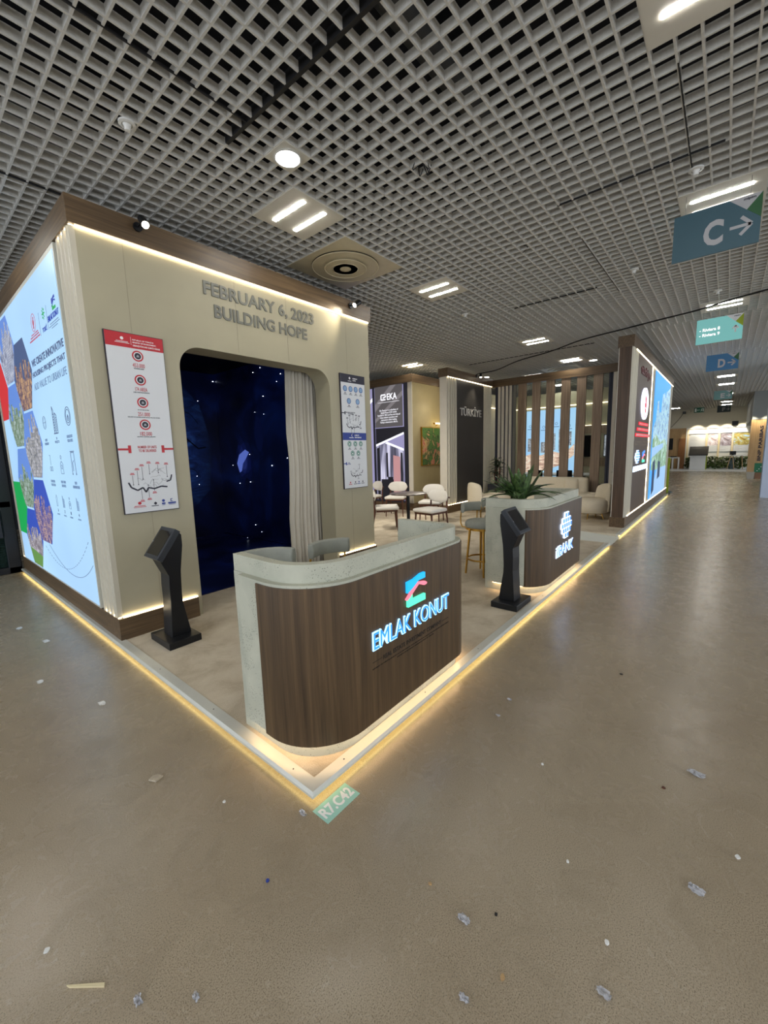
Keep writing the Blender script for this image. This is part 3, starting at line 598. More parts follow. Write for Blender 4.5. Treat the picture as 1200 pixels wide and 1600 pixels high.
for kd, y, t, lab in (('house', 4.06, '3', 'HOTEL'), ('tower', 3.80, '2', 'MALL'), ('person', 3.575, '1', 'HOSPITAL'), ('tower', 3.305, '4', 'SCHOOL')):
    icon(fl, kd, U(y), 1.22, 0.06, 'lb_grey', lb); fl.text(t, U(y+0.012), 1.10, U(y-0.012), 1.13, 'lb_navy', lb); fl.text(lab, U(y+0.05), 1.065, U(y-0.05), 1.08, 'lb_grey', lb)
mb = MB(); q0, q1, q2 = (4.90, 0.62), (3.95, 0.20), (3.10, 0.90); N = 26
def bez(t): return tuple((1-t)**2*a + 2*t*(1-t)*b + t*t*c for a, b, c in zip(q0, q1, q2))
for i in range(N):
    a, b = bez(i/N), bez((i+0.55)/N); fl.line(mb, [(U(a[0]), a[1]), (U(b[0]), b[1])], 0.006)
q0, q1, q2 = (4.70, 0.66), (3.70, 0.22), (3.075, 0.66)
pp = [bez(i/20) for i in range(21)]; fl.line(mb, [(U(a), b) for a, b in pp], 0.006); mb.build('route_line', 'lb_grey', lb)

# ---- raised title
ti = thing('wall_lettering', (1.77, BY+0.02, 3.16), 'grey raised capital letters reading FEBRUARY 6, 2023 BUILDING HOPE', 'sign')
ff = Frame((0, BY+0.02, 0), (1,0,0), (0,-1,0))
ff.text('FEBRUARY 6, 2023', 1.085, 3.165, 2.465, 3.315, 'grey_text', ti, 'raised_line', 0.010, 0, 0.022)
ff.text('BUILDING HOPE', 1.18, 2.990, 2.35, 3.115, 'grey_text', ti, 'raised_line', 0.010, 0, 0.022)
# ---- posters
def tee(fr, u, v, sgn, L, h, w_, m, parent):
    mb = MB(); fr.quad(mb, min(u, u+sgn*L), v-w_/2, max(u, u+sgn*L), v+w_/2, 0.0015); fr.quad(mb, min(u+sgn*(L-w_), u+sgn*(L+0.006)), v-h/2, max(u+sgn*(L-w_), u+sgn*(L+0.006)), v+h/2, 0.0017); mb.build('marker_bar', m, parent)
def mapart(fr, u, v, w_, h_, parent, ink, pins, seed):
    mb = MB(); r = random.Random(seed)
    P_ = [(0.0, 0.45), (0.05, 0.25), (0.18, 0.12), (0.30, 0.22), (0.36, 0.02), (0.42, 0.20), (0.55, 0.14), (0.72, 0.22), (0.86, 0.18)]
    fr.line(mb, [(u+w_*a, v+h_*b) for a, b in P_], 0.012*h_/0.2, 0.0016); fr.line(mb, [(u+w_*0.85, v+h_*0.40), (u+w_*0.95, v+h_*0.45), (u+w_*0.99, v+h_*0.68)], 0.010*h_/0.2, 0.0016); mb.build('map_edge_curve', 'navy_ink', parent)  # dark printed curves along the map's edge
    mb = MB()
    for k in range(12):
        a, b = r.uniform(0.02, 0.75), r.uniform(0.25, 0.85); pts = [(a, b)]
        for q in range(4): pts.append((pts[-1][0]+r.uniform(0.02, 0.09), pts[-1][1]+r.uniform(-0.12, 0.12)))
        fr.line(mb, [(u+w_*x, v+h_*y) for x, y in pts], 0.0022, 0.0014)
    mb.build('map_outline', 'grey_ink', parent)
    mb = MB(); mt = MB()
    for (a, b, c_, d_) in pins:
        fr.disc(mb, u+w_*a, v+h_*b, 0.0045, 0.002, n=8); fr.line(mb, [(u+w_*a, v+h_*b), (u+w_*c_, v+h_*d_)], 0.0022, 0.0018)
        uu, vv = u+w_*c_, v+h_*d_+(0.006 if d_ > b else -0.022)
        fr.quad(mt, uu-0.018, vv, uu+0.018, vv+0.006, 0.0018); fr.quad(mt, uu-0.014, vv+0.010, uu+0.014, vv+0.016, 0.0018)
    mb.build('map_pin_marks', 'navy_ink', parent); mt.build('map_label', ink, parent)
PX0, PX1, PZ0, PZ1 = 0.192, 0.645, 1.157, 2.680
po = thing('wall_poster', (0.42, BY+0.02, 1.92), 'tall white poster with red header and map left of the doorway', 'poster')
MB().box(PX0, BY-0.002, PZ0, PX1, BY+0.0195, PZ1).build('board', 'white', po)
MB().box(PX0-0.006, BY-0.0005, PZ0-0.006, PX1+0.004, BY+0.0195, PZ1+0.005).build('edge_frame', 'frame_dark', po)
fp = Frame((PX0, BY-0.002, PZ0), (1,0,0), (0,-1,0)); PW, PHt = PX1-PX0, PZ1-PZ0
mb = MB(); fp.quad(mb, 0, PHt-0.115, PW, PHt, 0.001); mb.build('header_band', 'red_ink', po)
for k, t in enumerate(('REPUBLIC OF TÜRKİYE', 'MINISTRY OF ENVIRONMENT,', 'URBANIZATION AND CLIMATE CHANGE')):
    fp.text(t, 0.205, PHt-0.050-0.024*k, 0.205+(0.17, 0.19, 0.22)[k], PHt-0.036-0.024*k, 'white_ink', po, 'header_text', 0.002, 0, 0.02)
mb = MB(); fp.disc(mb, 0.125, PHt-0.045, 0.013, 0.002, n=10); fp.quad(mb, 0.08, PHt-0.072, 0.17, PHt-0.068); fp.quad(mb, 0.07, PHt-0.082, 0.18, PHt-0.078); fp.quad(mb, 0.192, PHt-0.09, 0.194, PHt-0.025); mb.build('header_emblem', 'white_ink', po)
for k, (v, num, cap, cw) in enumerate(((PHt-0.175, '453.000', 'HOUSING UNITS', 0.08), (PHt-0.375, '174 AREA', '1.900 CONSTRUCTION SITE', 0.13), (PHt-0.565, '251.000', 'DELIVERY OF HOUSES, WORK PLACES, VILLAGE HOUSES', 0.26), (PHt-0.755, '182.000', 'ARCHITECT, ENGINEER, EMPLOYEE', 0.15))):
    uc = 0.235
    mb = MB(); fp.disc(mb, uc, v, 0.045, 0.0012, n=28); mb.build('icon_ring', 'red_ink', po)
    mb = MB(); fp.disc(mb, uc, v, 0.034, 0.0018, n=28); mb.build('icon_ring', 'white', po)
    mb = MB(); fp.disc(mb, uc, v, 0.026, 0.0024, n=24); mb.build('icon_disc', 'navy_ink', po)
    mb = MB(); fp.poly(mb, [(uc-0.010, v-0.010), (uc+0.010, v-0.010), (uc+0.010, v+0.002), (uc, v+0.012), (uc-0.010, v+0.002)], 0.003); mb.build('icon_sign', 'grey_ink', po)
    dv = 0.0 if k != 2 else -0.022
    fp.text(num, uc-0.048, v-0.095+dv, uc+0.048, v-0.062+dv, 'red_ink', po, 'figure', 0.0015, 0, 0.0)
    fp.text(cap, uc-cw/2, v-0.110+dv, uc+cw/2, v-0.101+dv, 'navy_ink', po, 'caption', 0.0015, 0, 0.01)
    if k == 2: fp.text('BY THE END OF 2025,', uc-0.045, v-0.069, uc+0.045, v-0.060, 'navy_ink', po, 'caption', 0.0015, 0, 0.01)
tee(fp, 0.0, 0.555, 1, 0.095, 0.065, 0.017, 'red_ink', po); tee(fp, PW, 0.555, -1, 0.095, 0.065, 0.017, 'red_ink', po)
fp.text('NUMBER OF UNITS\nTO BE DELIVERED', 0.155, 0.530, 0.31, 0.585, 'red_ink', po, 'subheading', 0.0015, 0, 0.01)
mapart(fp, 0.05, 0.17, 0.37, 0.22, po, 'red_ink', ((0.1,.35,.1,.72),(0.21,.35,.21,.9),(0.32,.55,.32,1.05),(0.48,.75,.48,1.15),(0.68,.78,.68,1.12),(0.88,.6,.88,1.08),(0.55,.5,.55,.05),(0.42,.3,.42,-.2),(0.26,.2,.26,-.25)), 3)
mb = MB(); fp.disc(mb, 0.12, 0.082, 0.014, n=10); fp.quad(mb, 0.075, 0.055, 0.165, 0.060); fp.quad(mb, 0.07, 0.045, 0.17, 0.049); mb.build('footer_emblem', 'red_ink', po)
mb = MB(); fp.poly(mb, [(0.235,0.068),(0.25,0.083),(0.265,0.068),(0.25,0.053)]); fp.quad(mb, 0.215, 0.043, 0.275, 0.049); mb.build('footer_emblem', 'navy_ink', po)
mb = MB(); fp.disc(mb, 0.32, 0.085, 0.013, n=10); fp.quad(mb, 0.305, 0.052, 0.335, 0.066); fp.quad(mb, 0.308, 0.043, 0.332, 0.047); mb.build('footer_emblem', 'blue_ink', po)
mb = MB(); fp.quad(mb, 0.383, 0.072, 0.389, 0.098); fp.quad(mb, 0.383, 0.092, 0.402, 0.098); fp.quad(mb, 0.383, 0.072, 0.402, 0.077); fp.quad(mb, 0.36, 0.052, 0.43, 0.066); fp.quad(mb, 0.365, 0.043, 0.425, 0.047); mb.build('footer_emblem', 'blue_ink', po)
# second poster
QX0, QX1 = 2.866, 3.328
p2 = thing('wall_poster', (3.1, BY+0.02, 1.9), 'tall white poster with navy header and blue band right of the doorway', 'poster')
MB().box(QX0, BY-0.002, 1.150, QX1, BY+0.0195, 2.670).build('board', 'white', p2)
MB().box(QX0-0.008, BY-0.0005, 1.143, QX1+0.005, BY+0.0195, 2.676).build('edge_frame', 'frame_dark', p2)
fq = Frame((QX0, BY-0.002, 1.150), (1,0,0), (0,-1,0)); QW = QX1-QX0; QH = 1.52
mb = MB(); fq.quad(mb, 0, QH-0.105, QW, QH, 0.001); mb.build('header_band', 'navy_ink', p2)
mb = MB(); fq.quad(mb, 0, 0.655, QW, 0.755, 0.001); mb.build('middle_band', 'blue_ink', p2)
fq.text('NUMBER OF', 0.225, QH-0.052, 0.315, QH-0.036, 'white_ink', p2, 'header_text', 0.002, 0, 0.02); fq.text('UNITS', 0.225, QH-0.078, 0.285, QH-0.062, 'white_ink', p2, 'header_text', 0.002, 0, 0.02)
fq.text('NUMBER OF', 0.225, 0.712, 0.315, 0.730, 'white_ink', p2, 'header_text', 0.002, 0, 0.02); fq.text('URBAN RENEWALS', 0.225, 0.682, 0.36, 0.700, 'white_ink', p2, 'header_text', 0.002, 0, 0.02)
mb = MB(); fq.poly(mb, [(0.15,QH-0.045),(0.168,QH-0.025),(0.186,QH-0.045),(0.168,QH-0.065)]); fq.quad(mb, 0.135, QH-0.085, 0.20, QH-0.079); fq.line(mb, [(0.18,0.74),(0.165,0.72),(0.18,0.70)], 0.006); fq.quad(mb, 0.12, 0.683, 0.205, 0.692); mb.build('header_emblem', 'white_ink', p2)
def iconrow(pts, mr, mi):
    for (u, v) in pts:
        mb = MB(); fq.disc(mb, u, v, 0.038, 0.0012, n=24); mb.build('icon_ring', mr, p2)
        mb = MB(); fq.ring(mb, u, v, 0.030, 0.004, 0.0022, n=16); fq.quad(mb, u-0.010, v-0.012, u+0.010, v+0.008, 0.0022); mb.build('icon_sign', mi, p2)
        mb = MB(); fq.quad(mb, u-0.014, v-0.063, u+0.014, v-0.053, 0.0014); fq.quad(mb, u-0.030, v-0.078, u+0.030, v-0.072, 0.0014); mb.build('caption', 'navy_ink', p2)
iconrow([(0.075,QH-0.185),(0.18,QH-0.185),(0.28,QH-0.185),(0.38,QH-0.185),(0.14,QH-0.345),(0.31,QH-0.345)], 'blue_ink', 'lblue_ink')
for (u, v) in ((0.075,QH-0.185),(0.18,QH-0.185),(0.28,QH-0.185),(0.38,QH-0.185),(0.14,QH-0.345),(0.31,QH-0.345)):
    mb = MB(); fq.disc(mb, u, v, 0.031, 0.0017, n=20); mb.build('icon_disc', 'lblue_ink', p2)
iconrow([(0.12,0.605),(0.235,0.605),(0.345,0.605),(0.175,0.475),(0.29,0.475)], 'green_ink', 'white_ink')
tee(fq, 0, 1.015, 1, 0.06, 0.04, 0.012, 'navy_ink', p2); tee(fq, 0, 0.338, 1, 0.05, 0.04, 0.012, 'blue_ink', p2)
fq.text('UNITS UNDER CONSTRUCTION\nTO BE DELIVERED', 0.07, 1.0, 0.25, 1.03, 'navy_ink', p2, 'subheading', 0.0015, 0, 0.01)
fq.text('CITIES\nON THE MAP', 0.06, 0.325, 0.13, 0.352, 'blue_ink', p2, 'subheading', 0.0015, 0, 0.01)
mapart(fq, 0.08, 0.80, 0.29, 0.17, p2, 'navy_ink', ((0.1,.4,.05,.8),(0.25,.5,.2,1.0),(0.45,.7,.45,1.1),(0.62,.7,.65,1.05),(0.8,.7,.85,1.0),(0.9,.4,.95,.2),(0.3,.1,.3,-.3),(0.5,.1,.5,-.3)), 5)
mapart(fq, 0.13, 0.14, 0.24, 0.15, p2, 'grey_ink', ((0.3,.4,.0,.5),(0.7,.8,.7,1.1),(0.5,.3,.6,.0)), 8)
for u, m in ((0.10,'red_ink'),(0.20,'navy_ink'),(0.27,'blue_ink'),(0.35,'navy_ink')):
    mb = MB(); fq.disc(mb, u+0.01, 0.078, 0.011, n=8); fq.quad(mb, u-0.02, 0.048, u+0.04, 0.056); mb.build('footer_emblem', m, p2)
# ---- curtain
cu = thing('curtain', (2.6, 3.02, PH), 'pleated off-white curtain drawn to the right inside the doorway', 'curtain')
mb = MB(); n = 90; vs = []; fs = []
for i in range(n+1):
    t = i/n
    for j in range(9):
        h = j/8; z = PH+0.01+h*2.95; x = 2.30+t*(0.66)+0.02*math.sin(5*h+3)*(1-t); pin = 0.06*math.sin(math.pi*h)**2
        x += (-0.05*math.exp(-((h-0.45)/0.12)**2)+0.05*(1-h))*(1-t)*(-1)
        y = 3.02+0.028*math.sin(t*2*math.pi*11+0.4*math.sin(3*h))+0.012*math.sin(t*2*math.pi*4.3+h*2); vs.append((x, y, z))
for i in range(n):
    for j in range(8): fs.append((i*9+j, (i+1)*9+j, (i+1)*9+j+1, i*9+j+1))
o = mb.add(vs, fs).build('drape', 'curtain', cu, smooth=60); md = o.modifiers.new('s', 'SOLIDIFY'); md.thickness = 0.003
MB().box(2.28, 3.0, 2.99, 3.12, 3.04, 3.02).build('curtain_track', 'darkmetal', cu)

# ---- track spots
def spot(loc, aim, label, energy=30, name='spot_lamp', lit=True, arm=(0,-1,0), grp='spot lamps on the booths'):
    t = thing(name, loc, label, 'spotlight', grp); L = Vector(loc); A = Vector(arm)
    MB().cyl(L-A*0.004, L+A*0.02, 0.035, n=20).build('mount', 'black', t, smooth=40)
    MB().cyl(L+A*0.02, L+A*0.10, 0.008, n=8).build('arm', 'black', t)
    c = L + A*0.13; d = (Vector(aim)-c).normalized()
    MB().cyl(c-d*0.05, c+d*0.055, 0.030, 0.034, n=20).build('lamp_head', 'black', t, smooth=40)
    MB().cyl(c+d*0.055, c+d*0.058, 0.027, n=20).build('lens', glow('spot_lens', (255,240,210), 22 if lit else 0.5), t)
    if energy: lamp('bulb', 'SPOT', c+d*0.07, energy, (1.0, 0.86, 0.62), t, 0.03, aim, 85, 0.8)
    return t
spot((0.53, BY-0.012, 3.56), (0.5, 1.9, 3.0), 'glaring spotlight on the walnut fascia near the left corner', 0, grp=None)
spot((3.09, BY-0.012, 3.55), (2.1, 2.6, 2.9), 'black spotlight at the right end of the walnut fascia', 16, grp=None)

# ================================================================== COUNTERS
def ribbon_path(x0, x1, y0, yl, yr, R, Rr, n=12):
    # open C in plan, from the left arm's end round the front to the right arm's end, with outward normals
    P_ = [(x0, yl), (x0, y0+R)] if yl > y0+R else [(x0, y0+R)]
    m = max(2, int((yl-(y0+R))/0.08)); P_ = [(x0, yl+(y0+R-yl)*i/m) for i in range(m+1)]
    N_ = [(-1, 0)]*(m+1)
    for i in range(1, n+1):
        a = math.pi/2*i/n; P_.append((x0+R-R*math.cos(a), y0+R-R*math.sin(a))); N_.append((-math.cos(a), -math.sin(a)))
    P_.append((x1-Rr, y0)); N_.append((0, -1))
    for i in range(1, n+1):
        a = math.pi/2*i/n; P_.append((x1-Rr+Rr*math.sin(a), y0+Rr-Rr*math.cos(a))); N_.append((math.sin(a), -math.cos(a)))
    P_.append((x1, yr)); N_.append((1, 0))
    return P_, N_
def ribbon(mb, path, o0, o1, z0, z1, i0=0, i1=None):
    P_, N_ = path; P_ = P_[i0:i1]; N_ = N_[i0:i1]
    ins = [(p[0]+n[0]*o0, p[1]+n[1]*o0) for p, n in zip(P_, N_)]; out = [(p[0]+n[0]*o1, p[1]+n[1]*o1) for p, n in zip(P_, N_)]
    n = len(P_); vs = []
    for z in (z0, z1): vs += [(x, y, z) for x, y in out] + [(x, y, z) for x, y in ins]
    fs = []
    for i in range(n-1):
        fs += [(i, i+1, n+i+1, n+i), (2*n+i, 3*n+i, 3*n+i+1, 2*n+i+1), (i, 2*n+i, 2*n+i+1, i+1), (n+i, n+i+1, 3*n+i+1, 3*n+i)]
    fs += [(0, n, 3*n, 2*n), (n-1, 3*n-1, 4*n-1, 2*n-1)]
    return mb.add(vs, fs)
def counter(x0, x1, Rr, yl, yr, label, wood_y, band_dx=0.035):
    t = thing('reception_counter', (x0+0.5, 0.3, PH), label, 'counter')
    path = ribbon_path(x0, x1, 0.078, yl, yr, 0.30, Rr)
    nleft = next(i for i, p in enumerate(path[0]) if p[1] <= yl-0.075)
    nw = next(i for i, p in enumerate(path[0]) if p[1] <= wood_y)
    pp_ = ribbon_path(x0, x1, 0.078, yl-0.101, yr, 0.30, Rr)
    ribbon(MB(), pp_, -0.05, 0.0, PH, 0.130).build('plinth', 'stone', t, smooth=30)
    ribbon(MB(), pp_, 0.010, 0.028, 0.137, 0.141).build('led_strip', 'led_u', t)
    ribbon(MB(), pp_, -0.05, -0.005, 0.130, 0.142).build('plinth_core', 'stone', t, smooth=30)
    body = ribbon_path(x0, x1, 0.078, yl-0.10, yr, 0.30, Rr)
    ribbon(MB(), body, -0.06, 0.036, 0.142, 0.992).build('stone_body', 'stone', t, smooth=30)
    MB().box(x0, yl-0.10, PH, x0+0.05, yl, 0.991).build('end_panel', 'stone', t)
    nwb = next(i for i, p in enumerate(body[0]) if p[1] <= wood_y+0.002)
    pth = (body[0][nwb:], body[1][nwb:]); pth = ([(pth[0][0][0], wood_y)] + pth[0], [pth[1][0]] + pth[1])
    ribbon(MB(), pth, 0.036, 0.044, 0.136, 0.978).build('walnut_front', 'wood_counter', t, smooth=30)
    band = ribbon_path(x0+0.003, x1, 0.078, yl, yr+0.0, 0.30, Rr)
    ribbon(MB(), band, -0.055, 0.0, 0.992, 1.087).build('raised_ledge', 'stone', t, smooth=30)
    MB().poly([(x0+0.05, 0.46), (x0+0.05, 0.36), (x0+0.12, 0.20), (x0+0.34, 0.13), (x1-0.12, 0.13), (x1-0.06, 0.2), (x1-0.06, 0.46)], 0.74, 0.77).build('worktop', 'stone', t)
    return t
c1 = counter(0.100, 1.560, 0.15, 0.715, 0.635, 'large curved walnut and stone counter with glowing EMLAK KONUT sign', 0.44)
c2 = counter(3.165, 4.640, 0.03, 0.675, 0.64, 'curved walnut and stone counter with glowing ilBANK sign and plant', 0.26)
fc = Frame((0, 0.034, 0), (1,0,0), (0,-1,0))
# illuminated signs
sg = thing('illuminated_sign', (0.89, 0.034, 0.68), 'blue glowing EMLAK KONUT letters and emblem on the near counter', 'sign')
M['g_blue'] = glow('glow_blue_letter', (60,150,255), 1.1); M['g_halo'] = glow('glow_pale_edge', (150,205,255), 2.2); M['g_cyan'] = glow('glow_cyan', (30,170,240), 1.2)
M['g_pink'] = glow('glow_pink', (255,130,150), 1.1); M['g_mint'] = glow('glow_mint', (90,240,190), 1.2); M['ink_brown'] = plain('engraved_dark', (24,16,10), 0.6)
M['g_white'] = glow('glow_white_blue', (200,222,255), 2.4); M['g_mid'] = glow('glow_mid_blue', (76,140,240), 1.2)
fc.text('EMLAK KONUT', 0.486, 0.553, 1.276, 0.662, 'g_halo', sg, 'letter_edge', 0.007, 0.0, 0.016)
fc.text('EMLAK KONUT', 0.492, 0.559, 1.270, 0.656, 'g_blue', sg, 'letter_face', 0.009, 0.007, 0.0)
e_logo(fc, 0.795, 0.706, 0.176, ('g_cyan', 'g_pink', 'g_mint'), sg, 0.016)
fc.text('REAL ESTATE INVESTMENT COMPANY', 0.574, 0.470, 1.185, 0.497, 'ink_brown', sg, 'small_lettering', 0.0012, 0, 0.02)
fc.text('REPUBLIC OF TÜRKİYE MINISTRY OF ENVIRONMENT, URBANIZATION AND CLIMATE CHANGE HOUSING DEVELOPMENT', 0.483, 0.444, 1.280, 0.454, 'ink_brown', sg, 'small_lettering', 0.0012, 0, 0.02)
fc.text('HOUSING DEVELOPMENT ADMINISTRATION OF TÜRKİYE', 0.70, 0.428, 1.09, 0.438, 'ink_brown', sg, 'small_lettering', 0.0012, 0, 0.02)
mb = MB(); fc.quad(mb, 0.485, 0.485, 0.565, 0.488, 0.0012); fc.quad(mb, 1.195, 0.480, 1.277, 0.483, 0.0012); mb.build('rule_line', 'ink_brown', sg)
s2_ = thing('illuminated_sign', (3.95, 0.034, 0.62), 'blue and white glowing ilBANK emblem on the far counter', 'sign')
def bank_logo(fr, u, v, w_, h_, parent, d1, m1='g_white', m2='g_mid'):
    a = MB(); b = MB()
    for r, row in enumerate((2, 4, 5, 4, 2)[::1]):
        for k in range(row):
            uu = u+(k-(row-1)/2)*w_/5.0*1.0; vv = v+(2-r)*h_/5.0
            fr.poly(a, [(uu-w_*0.10, vv-h_*0.07), (uu-w_*0.07, vv-h_*0.11), (uu+w_*0.07, vv-h_*0.11), (uu+w_*0.10, vv-h_*0.07), (uu+w_*0.10, vv+h_*0.07), (uu+w_*0.07, vv+h_*0.11), (uu-w_*0.07, vv+h_*0.11), (uu-w_*0.10, vv+h_*0.07)], d1)
            fr.quad(b, uu-w_*0.055, vv-h_*0.075, uu+w_*0.075, vv+h_*0.075, d1+0.003, d1)
    a.build('emblem_edge', m1, parent); b.build('emblem_face', m2, parent)
bank_logo(fc, 3.945, 0.722, 0.40, 0.30, s2_, 0.014)
fc.text('ilBANK', 3.61, 0.382, 4.275, 0.512, 'g_white', s2_, 'letter_edge', 0.007, 0, 0.012); fc.text('ilBANK', 3.62, 0.389, 4.265, 0.505, 'g_mid', s2_, 'letter_face', 0.009, 0.007, 0.0)

# ---- potted plant on counter 2
def leaf_strip(mb, base, az, L, w_, rise, droop, n=9, twist=0.0):
    base = Vector(base); h = Vector((math.cos(az), math.sin(az), 0)); s_ = Vector((-math.sin(az), math.cos(az), 0)); vs = []
    pts = []
    for i in range(n+1):
        t = i/n; r = L*t*(math.cos(rise)); z = L*t*math.sin(rise) - droop*L*t*t
        c = base + h*(r*(1+0.15*t)) + Vector((0, 0, z)); wd = w_*math.sin(math.pi*min(1, 0.06+t*0.94))**0.8*(1 if t < 0.98 else 0.15)
        if t < 0.22: wd = w_*0.14
        up = Vector((0, 0, 1)); vs += [c - s_*wd + up*wd*0.35, c, c + s_*wd + up*wd*0.35]
    fs = []
    for i in range(n): fs += [(3*i, 3*i+1, 3*i+4, 3*i+3), (3*i+1, 3*i+2, 3*i+5, 3*i+4)]
    return mb.add(vs, fs)
pl = thing('potted_plant', (3.42, 0.32, 0.992), 'leafy green pot plant spilling over the stone ledge of the far counter', 'plant')
MB().lathe([(0.001,-0.13),(0.06,-0.13),(0.095,0.10),(0.088,0.10),(0.080,0.088),(0.001,0.088)], (3.42, 0.36, 0.90), 24).build('pot', 'planter', pl, smooth=40)
mb = MB(); rr = random.Random(4)
for i in range(58):
    az = rr.uniform(0, 2*math.pi); up_ = i < 26
    L = rr.uniform(0.34, 0.50) if up_ else rr.uniform(0.26, 0.44); rise = rr.uniform(0.85, 1.45) if up_ else rr.uniform(0.52, 1.0)
    leaf_strip(mb, (3.42+0.03*math.cos(az), 0.37+0.03*math.sin(az), 1.0 if up_ else 1.065), az, L*1.15, rr.uniform(0.028, 0.046), rise, rr.uniform(0.1,0.35) if up_ else rr.uniform(0.35, 0.62))
o = mb.build('leaves', 'leaf', pl, smooth=60); md = o.modifiers.new('s', 'SOLIDIFY'); md.thickness = 0.0015

# ================================================================== INFO KIOSKS
def kiosk(label):
    t = thing('tablet_kiosk', (0,0,0), label, 'kiosk', 'black tablet kiosks on the platform')
    # local: faces -x, width along y, depth along x
    MB().box(-0.135, -0.19, 0, 0.135, 0.19, 0.06).build('base', 'black', t, bevel=0.004)
    prof = [(-0.065, 0.06), (-0.045, 0.36), (-0.045, 0.50), (-0.04, 0.60), (-0.105, 0.76), (-0.08, 0.80), (0.055, 0.985), (0.095, 0.93), (0.095, 0.84), (0.062, 0.62), (0.052, 0.42), (0.055, 0.34), (0.10, 0.06)]
    # tapering stem: narrow in the middle, wider at the foot
    mb = MB()
    mb.prism([(x, 0, z) for x, z in prof], (0,-0.082,0), (0,0.082,0)); mb.build('stem', 'black', t, bevel=0.003)
    a = Vector((-0.140, 0, 0.765)); b = Vector((0.028, 0, 0.995)); d = (b-a).normalized(); nn = Vector((-d.z, 0, d.x))
    mb = MB(); mb.prism([a, b, b-nn*0.05+d*0.0, a-nn*0.05], (0,-0.135,0), (0,0.135,0)); case = mb.build('tablet_case', 'bezel', t, bevel=0.004)
    a2, b2 = a+d*0.032, b-d*0.032; sc_ = MB(); sc_.prism([a2+nn*0.0012, b2+nn*0.0012, b2-nn*0.002, a2-nn*0.002], (0,-0.108,0), (0,0.108,0)); o = sc_.build('screen', 'screen', case)
    MB().cyl(a+d*0.14+nn*0.0005+Vector((0,0.120,0)), a+d*0.14+nn*0.002+Vector((0,0.120,0)), 0.006, n=12).build('home_button', 'grey_ink', case)
    return t
k1 = kiosk('black tablet kiosk standing in front of the beige booth wall'); k1.location = (0.355, 2.235, PH)
dup(k1, (2.835, 0.225, PH), math.pi/2, 'black tablet kiosk standing beside the far walnut counter')

# ================================================================== BAR STOOLS
def stool(label):
    t = thing('bar_stool', (0,0,0), label, 'stool', 'grey bar stools behind the counters')
    MB().lathe([(0.001,0.60),(0.195,0.60),(0.215,0.625),(0.215,0.665),(0.19,0.695),(0.10,0.705),(0.001,0.706)], (0,0,0), 36).build('seat', 'grey_fab', t, smooth=60)
    MB().lathe([(0.17,0.585),(0.212,0.585),(0.212,0.612),(0.17,0.612)], (0,0,0), 36).build('seat_ring', 'gold', t, smooth=30)
    for i in range(4):
        a = math.pi/4+i*math.pi/2; c_, s_ = math.cos(a), math.sin(a)
        MB().cyl((0.15*c_, 0.15*s_, 0.59), (0.205*c_, 0.205*s_, 0.0), 0.016, 0.012, n=12).build('leg', 'gold', t, smooth=40)
    MB().tube([(0.185*math.cos(a), 0.185*math.sin(a), 0.20) for a in [2*math.pi*i/32 for i in range(32)]], 0.011, 8, True).build('foot_ring', 'gold', t, smooth=40)
    mb = MB(); vs = []; n = 16
    for i in range(n+1):
        a = math.radians(-46+92*i/n); 
        for r, z in ((0.225,0.79),(0.262,0.785),(0.268,0.84),(0.262,0.905),(0.225,0.90),(0.216,0.85)): vs.append((r*math.cos(a), r*math.sin(a), z))
    fs = []
    for i in range(n):
        for k_ in range(6): fs.append((i*6+k_, i*6+(k_+1) % 6, (i+1)*6+(k_+1) % 6, (i+1)*6+k_))
    fs += [tuple(range(6)), tuple(n*6+k_ for k_ in range(6))]
    mb.add(vs, fs).build('backrest', 'grey_fab', t, smooth=70, bevel=0.01, seg=3)
    for sg_ in (-1, 1):
        a = math.radians(36*sg_); c_, s_ = math.cos(a), math.sin(a)
        MB().tube([(0.20*c_, 0.20*s_, 0.598), (0.25*c_, 0.25*s_, 0.605), (0.268*c_, 0.268*s_, 0.65), (0.270*c_, 0.270*s_, 0.72), (0.262*c_, 0.262*s_, 0.80)], 0.008, 8).build('back_rod', 'gold', t, smooth=40)
    return t
st = stool('gold-legged grey bar stool nearest the end of the far counter'); st.location = (3.64, 0.95, PH); st.rotation_euler = (0,0,math.radians(77))
dup(st, (4.22, 0.96, PH), math.radians(80), 'grey bar stool mostly hidden behind the far counter, only backrest showing')
dup(st, (0.50, 0.98, PH), math.radians(52), 'grey bar stool behind the near counter, tip of backrest near its left end')
dup(st, (1.02, 0.79, PH), math.radians(78), 'grey bar stool behind the near counter, in front of the white curtain')

# ================================================================== EKA BOX (back left)
EX, EY = 7.85, 5.04
ek = thing('exhibition_booth', (EX, EY, PH), 'beige booth box behind the dining chairs with walnut fascia', 'booth')
MB().box(EX+0.012, EY+0.012, PH, 10.4, 8.2, ZFT-0.02).build('wall_panels', plain('olive_beige_panel', (160,148,112), 0.65, vary=0.03), ek)
MB().box(EX-0.008, EY-0.004, ZPT, EX+0.012, EY+0.13, ZFB).build('corner_post', 'slat_white', ek)
MB().box(EX-0.03, EY-0.03, ZFB, 10.4, EY+0.02, ZFT).build('fascia', 'wood_h', ek); MB().box(EX-0.03, EY+0.02, ZFB, EX+0.02, 8.2, ZFT).build('fascia', 'wood_hy', ek)
MB().box(EX-0.02, EY-0.02, PH, 10.4, EY+0.012, ZPT).build('plinth', 'wood_h', ek); MB().box(EX-0.02, EY+0.012, PH, EX+0.012, 8.2, ZPT).build('plinth', 'wood_hy', ek)
lk = thing('light_box', (EX, 6.1, 1.8), 'dark backlit EKA poster of a lift lobby behind the dining chairs', 'light box')
